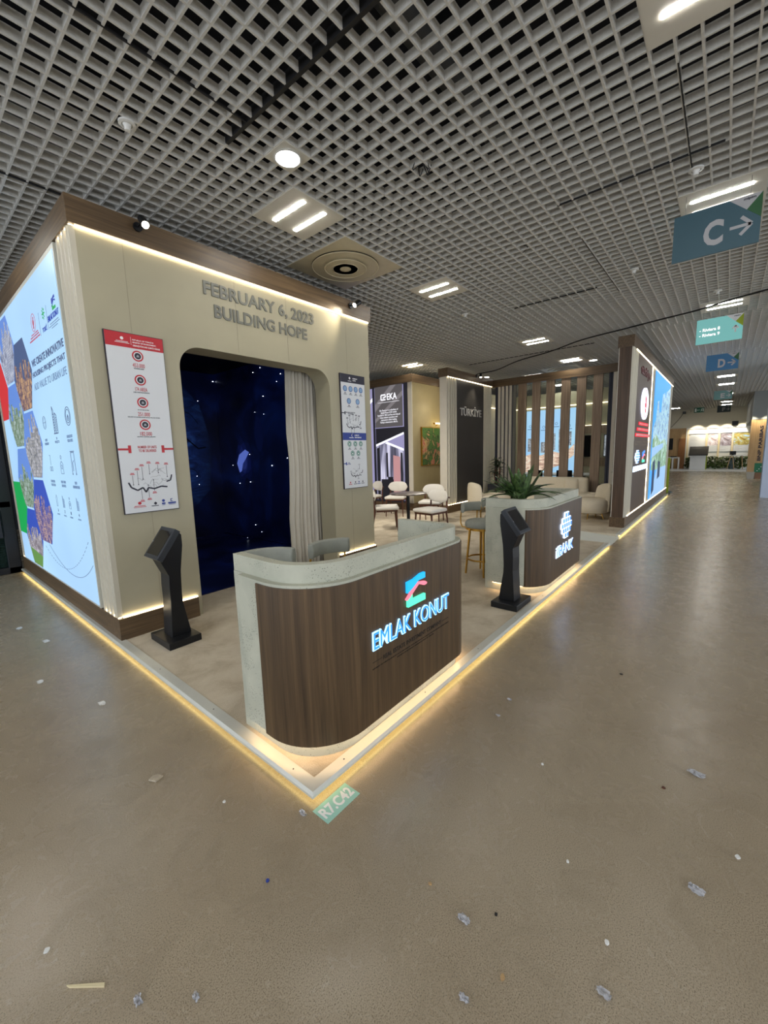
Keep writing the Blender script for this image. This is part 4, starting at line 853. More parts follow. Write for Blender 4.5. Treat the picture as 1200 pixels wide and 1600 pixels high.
M['e_dark'] = glow('eka_grey', (92,88,90), 0.7); M['e_band'] = glow('eka_lighter_band', (130,125,128), 0.7); M['e_wht'] = glow('eka_white', (238,238,246), 1.0); M['e_lil'] = glow('eka_lilac', (150,146,186), 0.8); M['e_blk'] = glow('eka_black', (30,29,38), 0.6)
M['e_pink'] = glow('eka_pink', (190,140,142), 0.8); M['e_met'] = picture('eka_lift_metal', [(0.35, hexc(52,52,66)), (0.5, hexc(110,110,134)), (0.65, hexc(190,190,214))], (1,3,0.3), 1.2, 2, 0.7)
MB().box(EX-0.006, 5.175, ZPT, EX+0.012, 8.0, ZFB).build('backlit_sheet', 'e_blk', lk)
fe = Frame((EX-0.006, 0, 0), (0,-1,0), (-1,0,0))
def eq(name, m, pts, d1, d0=0.0):
    mb = MB(); fe.poly(mb, [(U(a), b) for a, b in pts], d1, d0); return mb.build(name, m, lk)
eq('print_area', 'e_lil', [(6.32,3.40),(5.31,3.40),(5.31,0.30),(6.32,0.30)][::-1], 0.001)
eq('print_area', 'e_lil', [(8.0,3.40),(6.40,3.40),(6.40,0.30),(8.0,0.30)][::-1], 0.001)
eq('title_panel', 'e_dark', [(6.31,3.42),(5.34,3.42),(5.34,2.32),(6.31,2.32)][::-1], 0.002)
eq('diagonal_band', 'e_band', [(6.31,2.75),(6.31,2.95),(5.75,3.42),(5.55,3.42)][::-1], 0.003, 0.002)
eq('diagonal_band', 'e_band', [(6.31,2.45),(6.31,2.55),(5.34,3.25),(5.34,3.12)][::-1], 0.003, 0.002)
eq('ceiling_print', 'e_blk', [(6.31,2.30),(5.30,2.30),(5.30,2.12),(6.31,1.80)][::-1], 0.002)
eq('light_beam', 'e_wht', [(6.31,1.80),(5.32,2.10),(5.32,2.16),(6.31,1.86)], 0.004, 0.002)
eq('light_beam', 'e_wht', [(5.98,1.88),(5.33,1.66),(5.33,1.72),(5.90,1.92)], 0.004, 0.002)
eq('lobby_print', 'e_met', [(6.31,1.80),(5.98,1.88),(5.33,1.66),(5.33,0.30),(6.31,0.30)], 0.002)
eq('lift_door', 'e_blk', [(6.28,1.75),(6.18,1.78),(6.18,0.30),(6.28,0.30)], 0.004, 0.002)
eq('lift_door', 'e_pink', [(5.70,1.55),(5.46,1.50),(5.46,0.30),(5.70,0.30)], 0.004, 0.002)
eq('lift_door', 'e_blk', [(5.90,0.95),(5.72,0.95),(5.72,0.30),(5.90,0.30)], 0.004, 0.002)
eq('lift_panel', 'e_blk', [(5.95,1.62),(5.89,1.62),(5.89,0.95),(5.95,0.95)], 0.005, 0.002)
eq('lift_panel', 'e_blk', [(6.14,0.88),(5.70,0.88),(5.70,0.30),(6.14,0.30)], 0.0045, 0.002)
eq('lift_door', 'e_blk', [(5.44,1.62),(5.38,1.60),(5.38,0.30),(5.44,0.30)], 0.004, 0.002)
eq('edge_glow', 'e_wht', [(6.40,3.05),(6.40,3.15),(7.2,2.6),(7.2,2.5)], 0.003, 0.001)
fe.text('EKA', U(5.87), 3.045, U(5.53), 3.215, 'e_wht', lk, 'brand_lettering', 0.005, 0.002, 0.02)
mb = MB(); fe.line(mb, [(U(5.92),3.19),(U(6.08),3.19),(U(6.08),3.06),(U(5.92),3.06)], 0.035, 0.005, 0.002); fe.poly(mb, [(U(6.02),3.12),(U(5.90),3.17),(U(5.90),3.13),(U(6.0),3.09)], 0.005, 0.002); mb.build('brand_emblem', 'e_wht', lk)
mb = MB(); fe.quad(mb, U(6.2), 2.985, U(5.45), 2.993, 0.004, 0.002); mb.build('rule_line', 'e_wht', lk)
fe.text('Eka Elevator is a subsidiary of\nEmlak Konut GYO which\nfounded in 2023 and has introduced\nmany industry practices and\ninnovations while leading\nTürkiye urbanization efforts.', U(6.22), 2.42, U(5.43), 2.80, 'e_wht', lk, 'paragraph', 0.004, 0.002, 0.0)
mb = MB(); fe.quad(mb, U(6.33), 2.300, U(5.32), 2.318, 0.005, 0.002); mb.build('rule_line', 'e_lil', lk)
pt = thing('framed_painting', (8.8, EY, 1.75), 'green and red abstract flower painting under a brass picture light', 'painting')
MB().box(8.24, EY-0.03, 1.235, 9.35, EY+0.008, 2.285).build('gilt_frame', 'gold', pt)
MB().box(8.262, EY-0.034, 1.255, 9.33, EY-0.028, 2.265).build('canvas', 'painting', pt)
pg = thing('picture_light', (9.0, EY, 2.37), 'thin brass picture light mounted above the flower painting', 'lamp')
MB().cyl((8.72, EY-0.12, 2.39), (9.36, EY-0.12, 2.39), 0.018, n=12).build('light_tube', glow('picture_tube', (255,226,160), 9), pg)
MB().cyl((9.0, EY+0.01, 2.34), (9.0, EY-0.11, 2.39), 0.012, n=8).build('arm', 'gold', pg)
MB().cyl((8.70, EY-0.12, 2.385), (8.76, EY-0.12, 2.385), 0.024, n=12).build('end_cap', 'gold', pg)

# ================================================================== TURKIYE PANEL
TX0, TX1, TY = 7.89, 10.38, 4.0
tp = thing('display_wall', (TX0, TY, PH), 'freestanding charcoal panel wall with TÜRKİYE lettering and fluted edges', 'display wall')
MB().box(TX0, TY+0.02, PH, TX1, TY+0.22, ZFT-0.02).build('core_wall', 'slat_white', tp)
MB().box(8.36, TY+0.006, ZPT, 9.86, TY+0.02, ZFB).build('charcoal_panel', 'charcoal', tp)
flutes(tp, TX0+0.03, 8.36, TY+0.02, 4, side=-1, horiz='x', m='beige_rib'); flutes(tp, 9.86, TX1-0.03, TY+0.02, 5, side=-1, horiz='x', m='beige_rib')
MB().box(TX0-0.03, TY-0.03, ZFB, TX1, TY+0.24, ZFT).build('fascia', 'wood_h', tp); MB().box(TX0-0.025, TY-0.025, PH, TX1, TY+0.235, ZPT).build('plinth', 'wood_h', tp)
MB().box(TX0+0.02, TY-0.012, ZFB-0.012, TX1-0.02, TY+0.0, ZFB-0.001).build('led_strip', 'led', tp); MB().box(TX0+0.02, TY-0.012, ZPT+0.001, TX1-0.02, TY+0.0, ZPT+0.010).build('led_strip', 'led', tp)
ft = Frame((0, TY+0.006, 0), (1,0,0), (0,-1,0))
tt = thing('wall_lettering', (9.1, TY, 2.6), 'raised silver letters reading TÜRKİYE on the charcoal panel', 'sign')
ft.text('TÜRKİYE', 8.52, 2.525, 9.72, 2.785, 'sign_grey', tt, 'raised_line', 0.012, 0, 0.015)
spot((9.35, TY-0.03, 3.60), (9.1, 3.7, 2.6), 'small black spotlight on the fascia of the TÜRKİYE panel', 45, grp=None)
for k_, (lc_, am_, ar_, lab_) in enumerate((((3.485,4.3,3.52),(6.0,3.8,0.4),(1,0,0),'added unseen spotlight on the lounge side of the near booth, nearer the aisle'), ((3.485,5.6,3.52),(7.0,5.2,1.0),(1,0,0),'added unseen spotlight on the lounge side of the near booth, farther from the aisle'), ((8.7,0.325,3.55),(8.8,3.0,0.8),(0,1,0),'added unseen spotlight on the lounge side of the tall wall, nearer the camera'), ((10.2,0.325,3.55),(9.6,3.4,1.0),(0,1,0),'added unseen spotlight on the lounge side of the tall wall, by the glass front'), ((9.2,5.01,3.55),(6.6,3.0,0.4),(0,-1,0),'added black spotlight on the fascia above the flower painting'))):  # extra spots added to brighten the dim lounge and dining area
    sp_ = spot(lc_, am_, lab_, 240, grp=None); [setattr(c_.data, 'color', (1.0, 0.93, 0.82)) for c_ in sp_.children if c_.type == 'LIGHT']

# ================================================================== SLATTED GLASS PARTITION
SX = 10.6
sp = thing('slatted_partition', (SX, 2.2, PH), 'glazed meeting room front with wide vertical walnut slats behind the sofa', 'partition')
MB().box(SX-0.06, 0.31, ZFB, SX+0.10, TY+0.2, ZFT).build('fascia', 'wood_hy', sp)
for a, b in ((3.293,3.066),(2.895,2.679),(2.515,2.301),(2.125,1.899),(1.736,1.516),(1.348,1.131)):
    MB().box(SX-0.03, b, PH, SX+0.03, a, ZFB).build('walnut_slat', 'wood_slat', sp)
MB().box(SX+0.035, 0.99, PH, SX+0.045, 3.44, ZFB).build('glass_pane', 'glass', sp)
for y in (3.38,): MB().box(SX-0.01, y-0.01, PH, SX+0.03, y+0.07, ZFB).build('glass_channel', 'grey_text', sp)
MB().box(SX+0.02, 3.44, PH, SX+0.06, TY, ZFB).build('back_panel', 'navy_slat', sp); MB().box(SX+0.02, 0.31, PH, SX+0.06, 0.99, ZFB).build('back_panel', 'navy_slat', sp)
for y in (3.86, 3.75, 3.63, 3.52): MB().box(SX-0.03, y-0.035, PH, SX+0.02, y+0.035, ZFB).build('white_slat', 'slat_white', sp)
for y in (0.86, 0.74, 0.60, 0.46): MB().box(SX-0.03, y-0.04, PH, SX+0.02, y+0.04, ZFB).build('white_slat', 'slat_white', sp)
MB().box(SX-0.01, 0.96, PH, SX+0.03, 1.0, ZFB).build('glass_channel', 'navy_slat', sp)
# meeting room behind the glass
mr = thing('meeting_room_walls', (12.6, 5.2, PH), 'beige inner walls of the glazed meeting room behind the slats', 'room walls')
MB().box(14.75, 0.31, PH, 14.85, 5.4, 3.6).build('back_wall', 'beige', mr)
MB().box(SX+0.1, 5.3, PH, 14.75, 5.4, 3.6).build('side_wall', 'beige', mr)
MB().box(14.70, 0.31, 3.10, 14.745, 5.3, 3.125).build('led_strip', 'led_dim', mr); MB().box(14.70, 0.31, 2.36, 14.745, 2.55, 2.375).build('led_strip', 'led_dim', mr)
MB().box(14.71, 0.31, 2.08, 14.75, 2.55, 2.36).build('walnut_band', 'wood_slat', mr); MB().box(14.71, 0.31, 0.95, 14.75, 2.55, 1.25).build('walnut_band', 'wood_slat', mr); MB().box(SX+0.1, 5.24, 3.10, 14.7, 5.29, 3.125).build('led_strip', 'led_dim', mr)
lm = thing('light_box', (14.7, 3.7, 2.0), 'pale blue backlit wall with a hand holding buildings inside the meeting room', 'light box')
MB().box(14.70, 2.85, 0.5, 14.745, 4.60, 3.02).build('backlit_sheet', 'lb', lm)
fm = Frame((14.70, 0, 0), (0,-1,0), (-1,0,0)); M['lb_skin'] = picture('backlit_hand_print', [(0.35, hexc(170,130,116)), (0.5, hexc(214,180,160)), (0.65, hexc(236,214,200))], (1,1,3), 3, 3, 0.8)
mb = MB(); fm.poly(mb, [(U(4.60),1.35),(U(4.3),1.45),(U(4.05),1.35),(U(3.6),1.50),(U(3.2),1.40),(U(2.85),1.75),(U(2.85),1.35),(U(3.3),1.0),(U(4.0),0.75),(U(4.6),0.72)], 0.003); mb.build('hand_print', 'lb_skin', lm)
mb = MB()
for (y, z, w_, h_) in ((4.45,1.5,.16,.5),(4.2,1.45,.14,.75),(3.95,1.45,.18,.4),(3.6,1.55,.16,.6),(3.3,1.5,.2,.8),(3.05,1.7,.18,.5)): fm.quad(mb, U(y+w_/2), z, U(y-w_/2), z+h_, 0.004, 0.002)
mb.build('building_print', 'ph_blocks', lm)
mb = MB()
for (y, z) in ((4.45,2.45),(3.95,2.4),(3.5,2.5),(3.05,2.4),(4.2,2.2),(3.75,2.2),(3.3,2.2)): fm.ring(mb, U(y), z, 0.05, 0.012, 0.004, n=12); fm.quad(mb, U(y+0.1), z-0.12, U(y-0.1), z-0.10, 0.004)
mb.build('small_icon', 'lb_navy', lm)
for (y0_, y1_, lab, m) in ((2.16, 2.54, 'black wall screen on the meeting room back wall', 'screen'), (1.2, 1.9, 'blue lit wall screen on the meeting room back wall', 'ph_blocks')):
    tv = thing('wall_screen', (14.70, y0_, 1.6), lab, 'screen')
    MB().box(14.66, y0_, 1.28, 14.705, y1_, 2.03).build('bezel', 'black', tv); MB().box(14.655, y0_+0.02, 1.30, 14.66, y1_-0.02, 2.01).build('panel', m, tv)
mt = thing('meeting_table', (12.8, 2.9, PH), 'white meeting table behind the walnut slats', 'table')
MB().box(12.1, 1.7, 0.76, 13.3, 4.0, 0.80).build('tabletop', 'white_box', mt, bevel=0.01)
for x, y in ((12.3,1.9),(13.1,1.9),(12.3,3.8),(13.1,3.8)): MB().box(x-0.03, y-0.03, PH, x+0.03, y+0.03, 0.76).build('leg', 'black', mt)
wc = None
for i, (x, y, lab) in enumerate(((11.75,2.25,'dark meeting chair left of the last slats, back to the glass'),(11.75,3.1,'dark meeting chair behind the middle walnut slats'),(12.5,1.25,'dark meeting chair at the right end of the meeting table'))):
    if wc is None:
        wc = thing('meeting_chair', (0,0,0), lab, 'chair', 'dark chairs round the meeting table')
        MB().box(-0.23,-0.23,0.42,0.23,0.23,0.48).build('seat', 'darkmetal', wc, bevel=0.02, seg=3)
        MB().box(-0.25,-0.22,0.50,-0.20,0.22,0.92).build('backrest', 'darkmetal', wc, bevel=0.02, seg=3)
        for a, b in ((-.2,-.2),(.2,-.2),(-.2,.2),(.2,.2)): MB().cyl((a,b,0.42),(a*1.1,b*1.1,0),0.012,n=8).build('leg','black',wc)
        wc.location = (x, y, PH)
    else: dup(wc, (x, y, PH), 1.57 if i == 2 else 0, lab)

# ================================================================== TALL RIGHT WALL
RX, RY0, RY1, RXE = 7.89, 0.072, 0.305, 14.9
tw = thing('display_wall', (RX, RY0, PH), 'tall walnut display wall along the aisle with fluted strip and lit frame', 'display wall')
MB().box(RX, RY0+0.02, PH, RXE, RY1-0.005, ZFT-0.01).build('core_wall', 'wood_v', tw)
MB().box(RX-0.008, RY0+0.02, ZPT, RX, RY1-0.008, ZFB).build('end_panel', 'wood_v', tw)
mb = MB(); mb.box(RX-0.012, RY0+0.012, ZPT, RX+0.02, RY0+0.022, ZFB); mb.box(RX-0.012, RY1-0.01, ZPT, RX+0.01, RY1+0.002, ZFB); mb.build('corner_trim', 'slat_white', tw)
MB().box(RX-0.022, RY0-0.012, ZFB, RXE, RY1+0.02, ZFT).build('fascia', 'wood_h', tw)
MB().box(RX-0.022, RY0-0.012, PH, RXE, RY1+0.02, ZPT).build('plinth', 'wood_h', tw)
flutes(tw, RX+0.02, 8.48, RY0+0.03, 6, side=-1, horiz='x')
MB().box(8.48, RY0-0.004, ZPT, 10.38, RY0+0.02, ZFB).build('walnut_panel', 'wood_v', tw)
flutes(tw, 10.40, 10.95, RY0+0.03, 3, side=-1, horiz='x'); flutes(tw, 14.25, RXE-0.02, RY0+0.03, 4, side=-1, horiz='x')
MB().box(8.5, RY0-0.008, 1.62, 10.38, RY0+0.0, 1.72).build('shelf_rail', 'wood_h', tw)
MB().box(8.2, RY0-0.012, ZFB-0.014, RXE-0.02, RY0-0.003, ZFB-0.001).build('led_strip', 'led', tw); MB().box(8.1, RY0-0.012, ZPT+0.001, RXE-0.02, RY0-0.003, ZPT+0.012).build('led_strip', 'led', tw)
MB().box(10.385, RY0-0.012, ZPT, 10.40, RY0+0.0, ZFB).build('led_strip', 'led', tw)
lc = thing('light_box', (12.6, RY0, 1.8), 'tall backlit photo of a city street on the aisle wall', 'light box')
MB().box(10.97, RY0-0.012, ZPT+0.02, 14.22, RY0+0.02, ZFB-0.03).build('backlit_sheet', glow('street_sky', (70,160,246), 1.0), lc)
fw = Frame((0, RY0-0.012, 0), (1,0,0), (0,-1,0)); M['st_b'] = picture('street_buildings', [(0.32, hexc(40,70,90)), (0.45, hexc(96,140,170)), (0.55, hexc(170,205,225)), (0.7, hexc(70,100,96))], (1.5,1,1), 5, 5, 0.8, 0.5)
M['st_g'] = picture('street_trees', [(0.35, hexc(50,80,60)), (0.5, hexc(110,150,110)), (0.65, hexc(190,215,220))], (2,1,1), 4, 4, 0.8); M['st_r'] = glow('street_road', (150,190,230), 0.9); M['st_d'] = glow('street_dark', (26,54,90), 0.8)
mb = MB(); fw.poly(mb, [(11.0,1.6),(11.0,2.05),(11.4,2.25),(11.5,2.7),(11.8,2.75),(11.95,2.45),(12.3,2.5),(12.45,2.95),(12.9,3.05),(13.1,2.9),(13.3,3.1),(13.8,3.2),(14.2,3.3),(14.2,1.5)], 0.002); mb.build('building_print', 'st_b', lc)
mb = MB(); fw.poly(mb, [(11.0,1.0),(11.0,1.75),(11.6,1.9),(12.5,1.7),(13.5,1.8),(14.2,1.6),(14.2,0.9)], 0.003); mb.build('tree_print', 'st_g', lc)
mb = MB(); fw.poly(mb, [(11.0,1.30),(13.2,1.55),(13.2,1.68),(11.0,1.55)], 0.004); fw.poly(mb, [(11.0,0.28),(14.2,0.28),(14.2,1.0),(12.2,1.0)], 0.004); mb.build('road_print', 'st_r', lc)
mb = MB(); fw.poly(mb, [(11.3,0.35),(11.7,0.45),(11.7,1.25),(11.3,1.2)], 0.005); fw.poly(mb, [(12.3,0.7),(12.8,0.75),(12.8,1.15),(12.3,1.2)], 0.005); mb.build('vehicle_print', 'st_d', lc)
rs = thing('illuminated_sign', (9.45, RY0, 2.4), 'round white lit emblem with red lines on the aisle wall', 'sign')
fr_ = Frame((0, RY0-0.004, 0), (1,0,0), (0,-1,0))
mb = MB(); fr_.disc(mb, 9.43, 2.50, 0.42, 0.03, n=40, ry=0.33); mb.build('round_disc', glow('lit_white_disc', (226,228,250), 1.6), rs)
mb = MB(); fr_.ring(mb, 9.43, 2.50, 0.28, 0.012, 0.034, 0.03, n=28); fr_.poly(mb, [(9.36,2.42),(9.50,2.42),(9.52,2.50),(9.46,2.52),(9.50,2.60),(9.43,2.68),(9.37,2.60),(9.40,2.52),(9.34,2.50)], 0.036, 0.03); fr_.disc(mb, 9.43, 2.36, 0.05, 0.036, 0.03, n=12); mb.build('emblem', glow('lit_red_emblem', (210,60,80), 0.9), rs)
M['lit_red'] = glow('lit_red', (232,30,50), 1.2)
for (u0, v0, u1, v1, t) in ((8.88,2.045,10.08,2.105,'REPUBLIC OF TÜRKİYE'),(8.70,1.925,10.25,1.985,'MINISTRY OF ENVIRONMENT,'),(8.555,1.805,10.40,1.870,'URBANIZATION AND CLIMATE CHANGE')):
    mb = MB(); fr_.quad(mb, u0, v0, u1, v1, 0.012); mb.build('red_bar', 'lit_red', rs); fr_.text(t, u0+0.05, v0+0.014, u1-0.05, v1-0.014, 'white_ink', rs, 'lettering', 0.015, 0.012, 0.02)
rt = thing('wall_lettering', (9.4, RY0, 3.1), 'dark red türkiye lettering high on the walnut aisle wall', 'sign')
M['red_dark'] = plain('dark_red_letters', (96,26,30), 0.5)
fr_.text('türkiye', 8.82, 3.00, 10.11, 3.24, 'red_dark', rt, 'raised_line', 0.012, 0, 0.02)
rb = thing('illuminated_sign', (9.4, RY0, 1.3), 'pair of small glowing blue and green logos low on the aisle wall', 'sign')
bank_logo(fr_, 8.93, 1.39, 0.55, 0.27, rb, 0.014)
e_logo(fr_, 9.60, 1.25, 0.26, ('g_mid', 'g_pink', 'g_mint'), rb, 0.016)
fr_.text('ilBANK', 8.52, 1.09, 9.20, 1.20, 'g_white', rb, 'lettering', 0.014, 0, 0.015); fr_.text('EMLAK KONUT', 9.30, 1.09, 10.40, 1.20, 'g_white', rb, 'lettering', 0.014, 0, 0.015)

# ================================================================== FURNITURE
def rbox(name, m, parent, x0, y0, z0, x1, y1, z1, b=0.04, seg=5): return MB().box(x0,y0,z0,x1,y1,z1).build(name, m, parent, bevel=b, seg=seg)
def dining(label):   # faces +x
    t = thing('dining_chair', (0,0,0), label, 'chair', 'white dining chairs in the back lounge')
    rbox('seat', 'offwhite', t, -0.22, -0.245, 0.43, 0.25, 0.245, 0.50, 0.034)
    mb = MB(); mb.box(-0.20,-0.21,0.395,0.22,0.21,0.43); mb.build('seat_frame', 'wood_leg', t)
    for a, b in ((0.19,-0.20),(0.19,0.20)): MB().cyl((a,b,0.43),(a+0.03,b*1.08,0),0.020,0.011,n=10).build('leg','wood_leg',t, smooth=40)
    for b in (-0.20, 0.20): MB().tube([(-0.30,b*1.05,0.0),(-0.235,b,0.40),(-0.25,b,0.60),(-0.275,b*0.98,0.70)], [0.012,0.019,0.018,0.013], 10).build('rear_leg','wood_leg',t, smooth=40)
    vs = []; n = 12; 
    for i in range(n+1):
        s_ = -1+2*i/n; hw = 0.135*math.sqrt(max(0.0, 1-abs(s_)**3.2))+0.004; y = s_*0.255; x = -0.285+0.075*s_*s_
        for k_ in range(8):
            a = 2*math.pi*k_/8; vs.append((x+0.030*math.cos(a)*(hw/0.135)**0.5, y, 0.71+hw*math.sin(a)))
    fs = [(i*8+k_, i*8+(k_+1)%8, (i+1)*8+(k_+1)%8, (i+1)*8+k_) for i in range(n) for k_ in range(8)] + [tuple(range(8)), tuple(n*8+k_ for k_ in range(8))]
    MB().add(vs, fs).build('backrest', 'offwhite', t, smooth=70, subd=1)
    MB().tube([(-0.325+0.075*s_*s_, s_*0.26, 0.69) for s_ in [-1+i/5 for i in range(11)]], 0.017, 8).build('back_rail', 'wood_leg', t, smooth=40)
    return t
def face(fx, fy, tx, ty): return math.atan2(ty-fy, tx-fx)
TBX, TBY = 5.52, 3.50
dc = dining('white dining chair nearest the booth end wall, walnut legs'); dc.location = (5.34, 3.93, PH); dc.rotation_euler = (0,0,math.radians(-48))
dup(dc, (5.46, 2.93, PH), math.radians(172), 'white dining chair right of the round table, seen from behind its walnut rail')
dup(dc, (6.55, 3.62, PH), math.radians(200), 'white dining chair behind the right side of the round table')
dup(dc, (6.95, 4.93, PH), math.radians(205), 'white dining chair against the dark lift poster, behind the round table')
dup(dc, (6.9, 5.75, PH), math.radians(160), 'white dining chair whose back peeps out beside the beige booth wall')
tb = thing('round_table', (TBX, TBY, PH), 'round dark marble table on a black pedestal among white chairs', 'table')
MB().lathe([(0.001,0.735),(0.36,0.735),(0.375,0.745),(0.375,0.752),(0.36,0.76),(0.001,0.76)], (TBX,TBY,PH), 40).build('tabletop', picture('brown_marble', [(0.35, hexc(40,32,28)), (0.55, hexc(92,80,72)), (0.7, hexc(170,160,150))], (1,1,1), 5, 6, 0, 2.0), tb, smooth=40)
MB().cyl((TBX,TBY,PH+0.02),(TBX,TBY,PH+0.735),0.034,n=20).build('pedestal','black',tb, smooth=40)
MB().lathe([(0.001,0),(0.23,0),(0.23,0.008),(0.05,0.02),(0.001,0.02)], (TBX,TBY,PH), 32).build('foot','black',tb, smooth=40)
# armchairs
def armchair(label):  # faces +x
    t = thing('lounge_chair', (0,0,0), label, 'armchair', 'cream boucle lounge chairs')
    mb = MB(); mb.lathe([(0.30,0.14),(0.335,0.16),(0.35,0.30),(0.34,0.41),(0.28,0.45),(0.001,0.455)], (0.04,0,0), 36); mb.v.insert(0, mb.v.pop(0)); mb.build('seat','cream',t, smooth=60)
    vs = []; n = 18
    for i in range(n+1):
        a = math.radians(125+110*i/n); e = math.sin(math.pi*i/n)**0.22 if 0 < i < n else 0.0; top = 0.50+0.27*e
        for r, z in ((0.355,0.16),(0.385,0.20),(0.39,top-0.05),(0.36,top),(0.31,top),(0.275,top-0.05),(0.27,0.42),(0.30,0.16)): vs.append((0.04+r*math.cos(a), r*math.sin(a), z))
    fs = [(i*8+k_, i*8+(k_+1)%8, (i+1)*8+(k_+1)%8, (i+1)*8+k_) for i in range(n) for k_ in range(8)] + [tuple(range(8)), tuple(n*8+k_ for k_ in range(8))]
    MB().add(vs, fs).build('backrest','cream',t, smooth=75, subd=1)
    for a in (45,135,225,315):
        c_, s_ = math.cos(math.radians(a)), math.sin(math.radians(a)); MB().cyl((0.04+0.20*c_,0.20*s_,0.15),(0.04+0.25*c_,0.25*s_,0),0.013,0.008,n=8).build('leg','gold',t)
    return t
ac = armchair('cream lounge chair in front of the TÜRKİYE panel'); ac.location = (8.58, 3.42, PH); ac.rotation_euler = (0,0,math.radians(-28))
dup(ac, (8.80, 0.82, PH), math.radians(128), 'cream lounge chair beside the tall walnut wall at right')
pf = thing('pouf', (9.46, 3.36, PH), 'low round cream pouf between the lounge chair and the corner planter', 'pouf')
MB().lathe([(0.30,0.06),(0.325,0.09),(0.33,0.30),(0.315,0.40),(0.26,0.435),(0.001,0.44)], (9.46,3.36,PH), 36).build('seat','cream',pf, smooth=60)
MB().lathe([(0.24,0.0),(0.26,0.0),(0.26,0.06),(0.24,0.06)], (9.46,3.36,PH), 36).build('base_ring','gold',pf, smooth=60)
so = thing('sofa', (10.0, 1.9, PH), 'long cream boucle sofa in front of the walnut slats', 'sofa')
rbox('seat', 'cream', so, 9.45, 0.66, 0.14, 10.2, 2.98, 0.50, 0.07)
rbox('backrest', 'cream', so, 10.12, 1.28, 0.15, 10.40, 2.98, 0.86, 0.10)
MB().box(9.6, 0.8, PH, 10.1, 2.85, 0.14).build('gold_base', 'gold', so)
cs = thing('throw_cushion', (10.1, 1.66, 0.50), 'small cream cushion leaning on the right of the sofa back', 'cushion')
mb = MB(); vs = []; fs = []
N_ = 8
for k_, sg_ in enumerate((-1, 1)):
    for i in range(N_+1):
        for j in range(N_+1):
            a, b = -1+2*i/N_, -1+2*j/N_; th = 0.055*(1-a**4)*(1-b**4)+0.004
            y = 1.66+a*0.17*(1-0.06*b*b); z = 0.665+b*0.16*(1-0.06*a*a); vs.append((10.05+0.25*(z-0.5)+sg_*th, y, z))
for k_ in range(2):
    for i in range(N_):
        for j in range(N_): q = k_*81+i*9+j; fs.append((q, q+9, q+10, q+1))
for i in range(N_): fs += [(i*9, (i+1)*9, 81+(i+1)*9, 81+i*9), (i*9+8, (i+1)*9+8, 81+(i+1)*9+8, 81+i*9+8), (i, i+1, 82+i, 81+i), (72+i, 73+i, 154+i, 153+i)]
MB().add(vs, fs).build('cover', 'cream', cs, smooth=70)
# planters
def planter(x, y, w_, h_, label, ph=0.75, seed=2, pot='planter', leafn=70):
    t = thing('potted_shrub', (x, y, PH), label, 'plant')
    mb = MB(); o_ = w_/2; i_ = o_-0.02; zt = PH+h_; zs = zt-0.04
    vs = [(x-o_,y-o_,PH),(x+o_,y-o_,PH),(x+o_,y+o_,PH),(x-o_,y+o_,PH),(x-o_,y-o_,zt),(x+o_,y-o_,zt),(x+o_,y+o_,zt),(x-o_,y+o_,zt),(x-i_,y-i_,zt),(x+i_,y-i_,zt),(x+i_,y+i_,zt),(x-i_,y+i_,zt),(x-i_,y-i_,zs),(x+i_,y-i_,zs),(x+i_,y+i_,zs),(x-i_,y+i_,zs)]
    fs = [(0,3,2,1)] + [(a,(a+1)%4,(a+1)%4+4,a+4) for a in range(4)] + [(4+a,4+(a+1)%4,8+(a+1)%4,8+a) for a in range(4)] + [(8+a,8+(a+1)%4,12+(a+1)%4,12+a) for a in range(4)]
    mb.add(vs, fs).build('planter_box', pot, t)
    MB().add([vs[12],vs[13],vs[14],vs[15]], [(0,1,2,3)]).build('soil', 'soil', t)
    r = random.Random(seed); mb = MB(); ml = MB()
    for k_ in range(3):
        bx, by_ = x+r.uniform(-0.1,0.1), y+r.uniform(-0.1,0.1); H = ph*(0.55, 1.0, 0.75)[k_]; mb.tube([(bx,by_,zs),(bx+r.uniform(-.05,.05),by_+r.uniform(-.05,.05),zs+H*0.5),(bx+r.uniform(-.08,.08),by_+r.uniform(-.08,.08),zs+H*0.85)], 0.014, 6)
        tx_, ty_, tz_ = mb.v[-1]
        for q in range(leafn//3): a = r.uniform(0, 6.28); leaf_strip(ml, (tx_+r.uniform(-.03,.03), ty_+r.uniform(-.03,.03), tz_-r.uniform(0, 0.15)), a, r.uniform(0.18, 0.30), 0.034, r.uniform(0.0, 1.3), r.uniform(0.2, 0.7), n=5)
    mb.build('stem', 'wood_leg', t); o = ml.build('leaves', 'leaf_dark', t, smooth=60); return t
planter(10.04, 3.62, 0.44, 0.60, 'dark planter with two tufted shrubs in the corner by the TÜRKİYE panel', 0.85, 2)
planter(10.15, 0.48, 0.20, 0.72, 'slim white pot with thin dark leaves behind the right lounge chair', 0.75, 6, 'white_box', 24)
planter(7.45, 6.85, 0.30, 0.75, 'green plant tuft in a white pot beside the lift poster', 0.34, 9, 'white_box', 60)

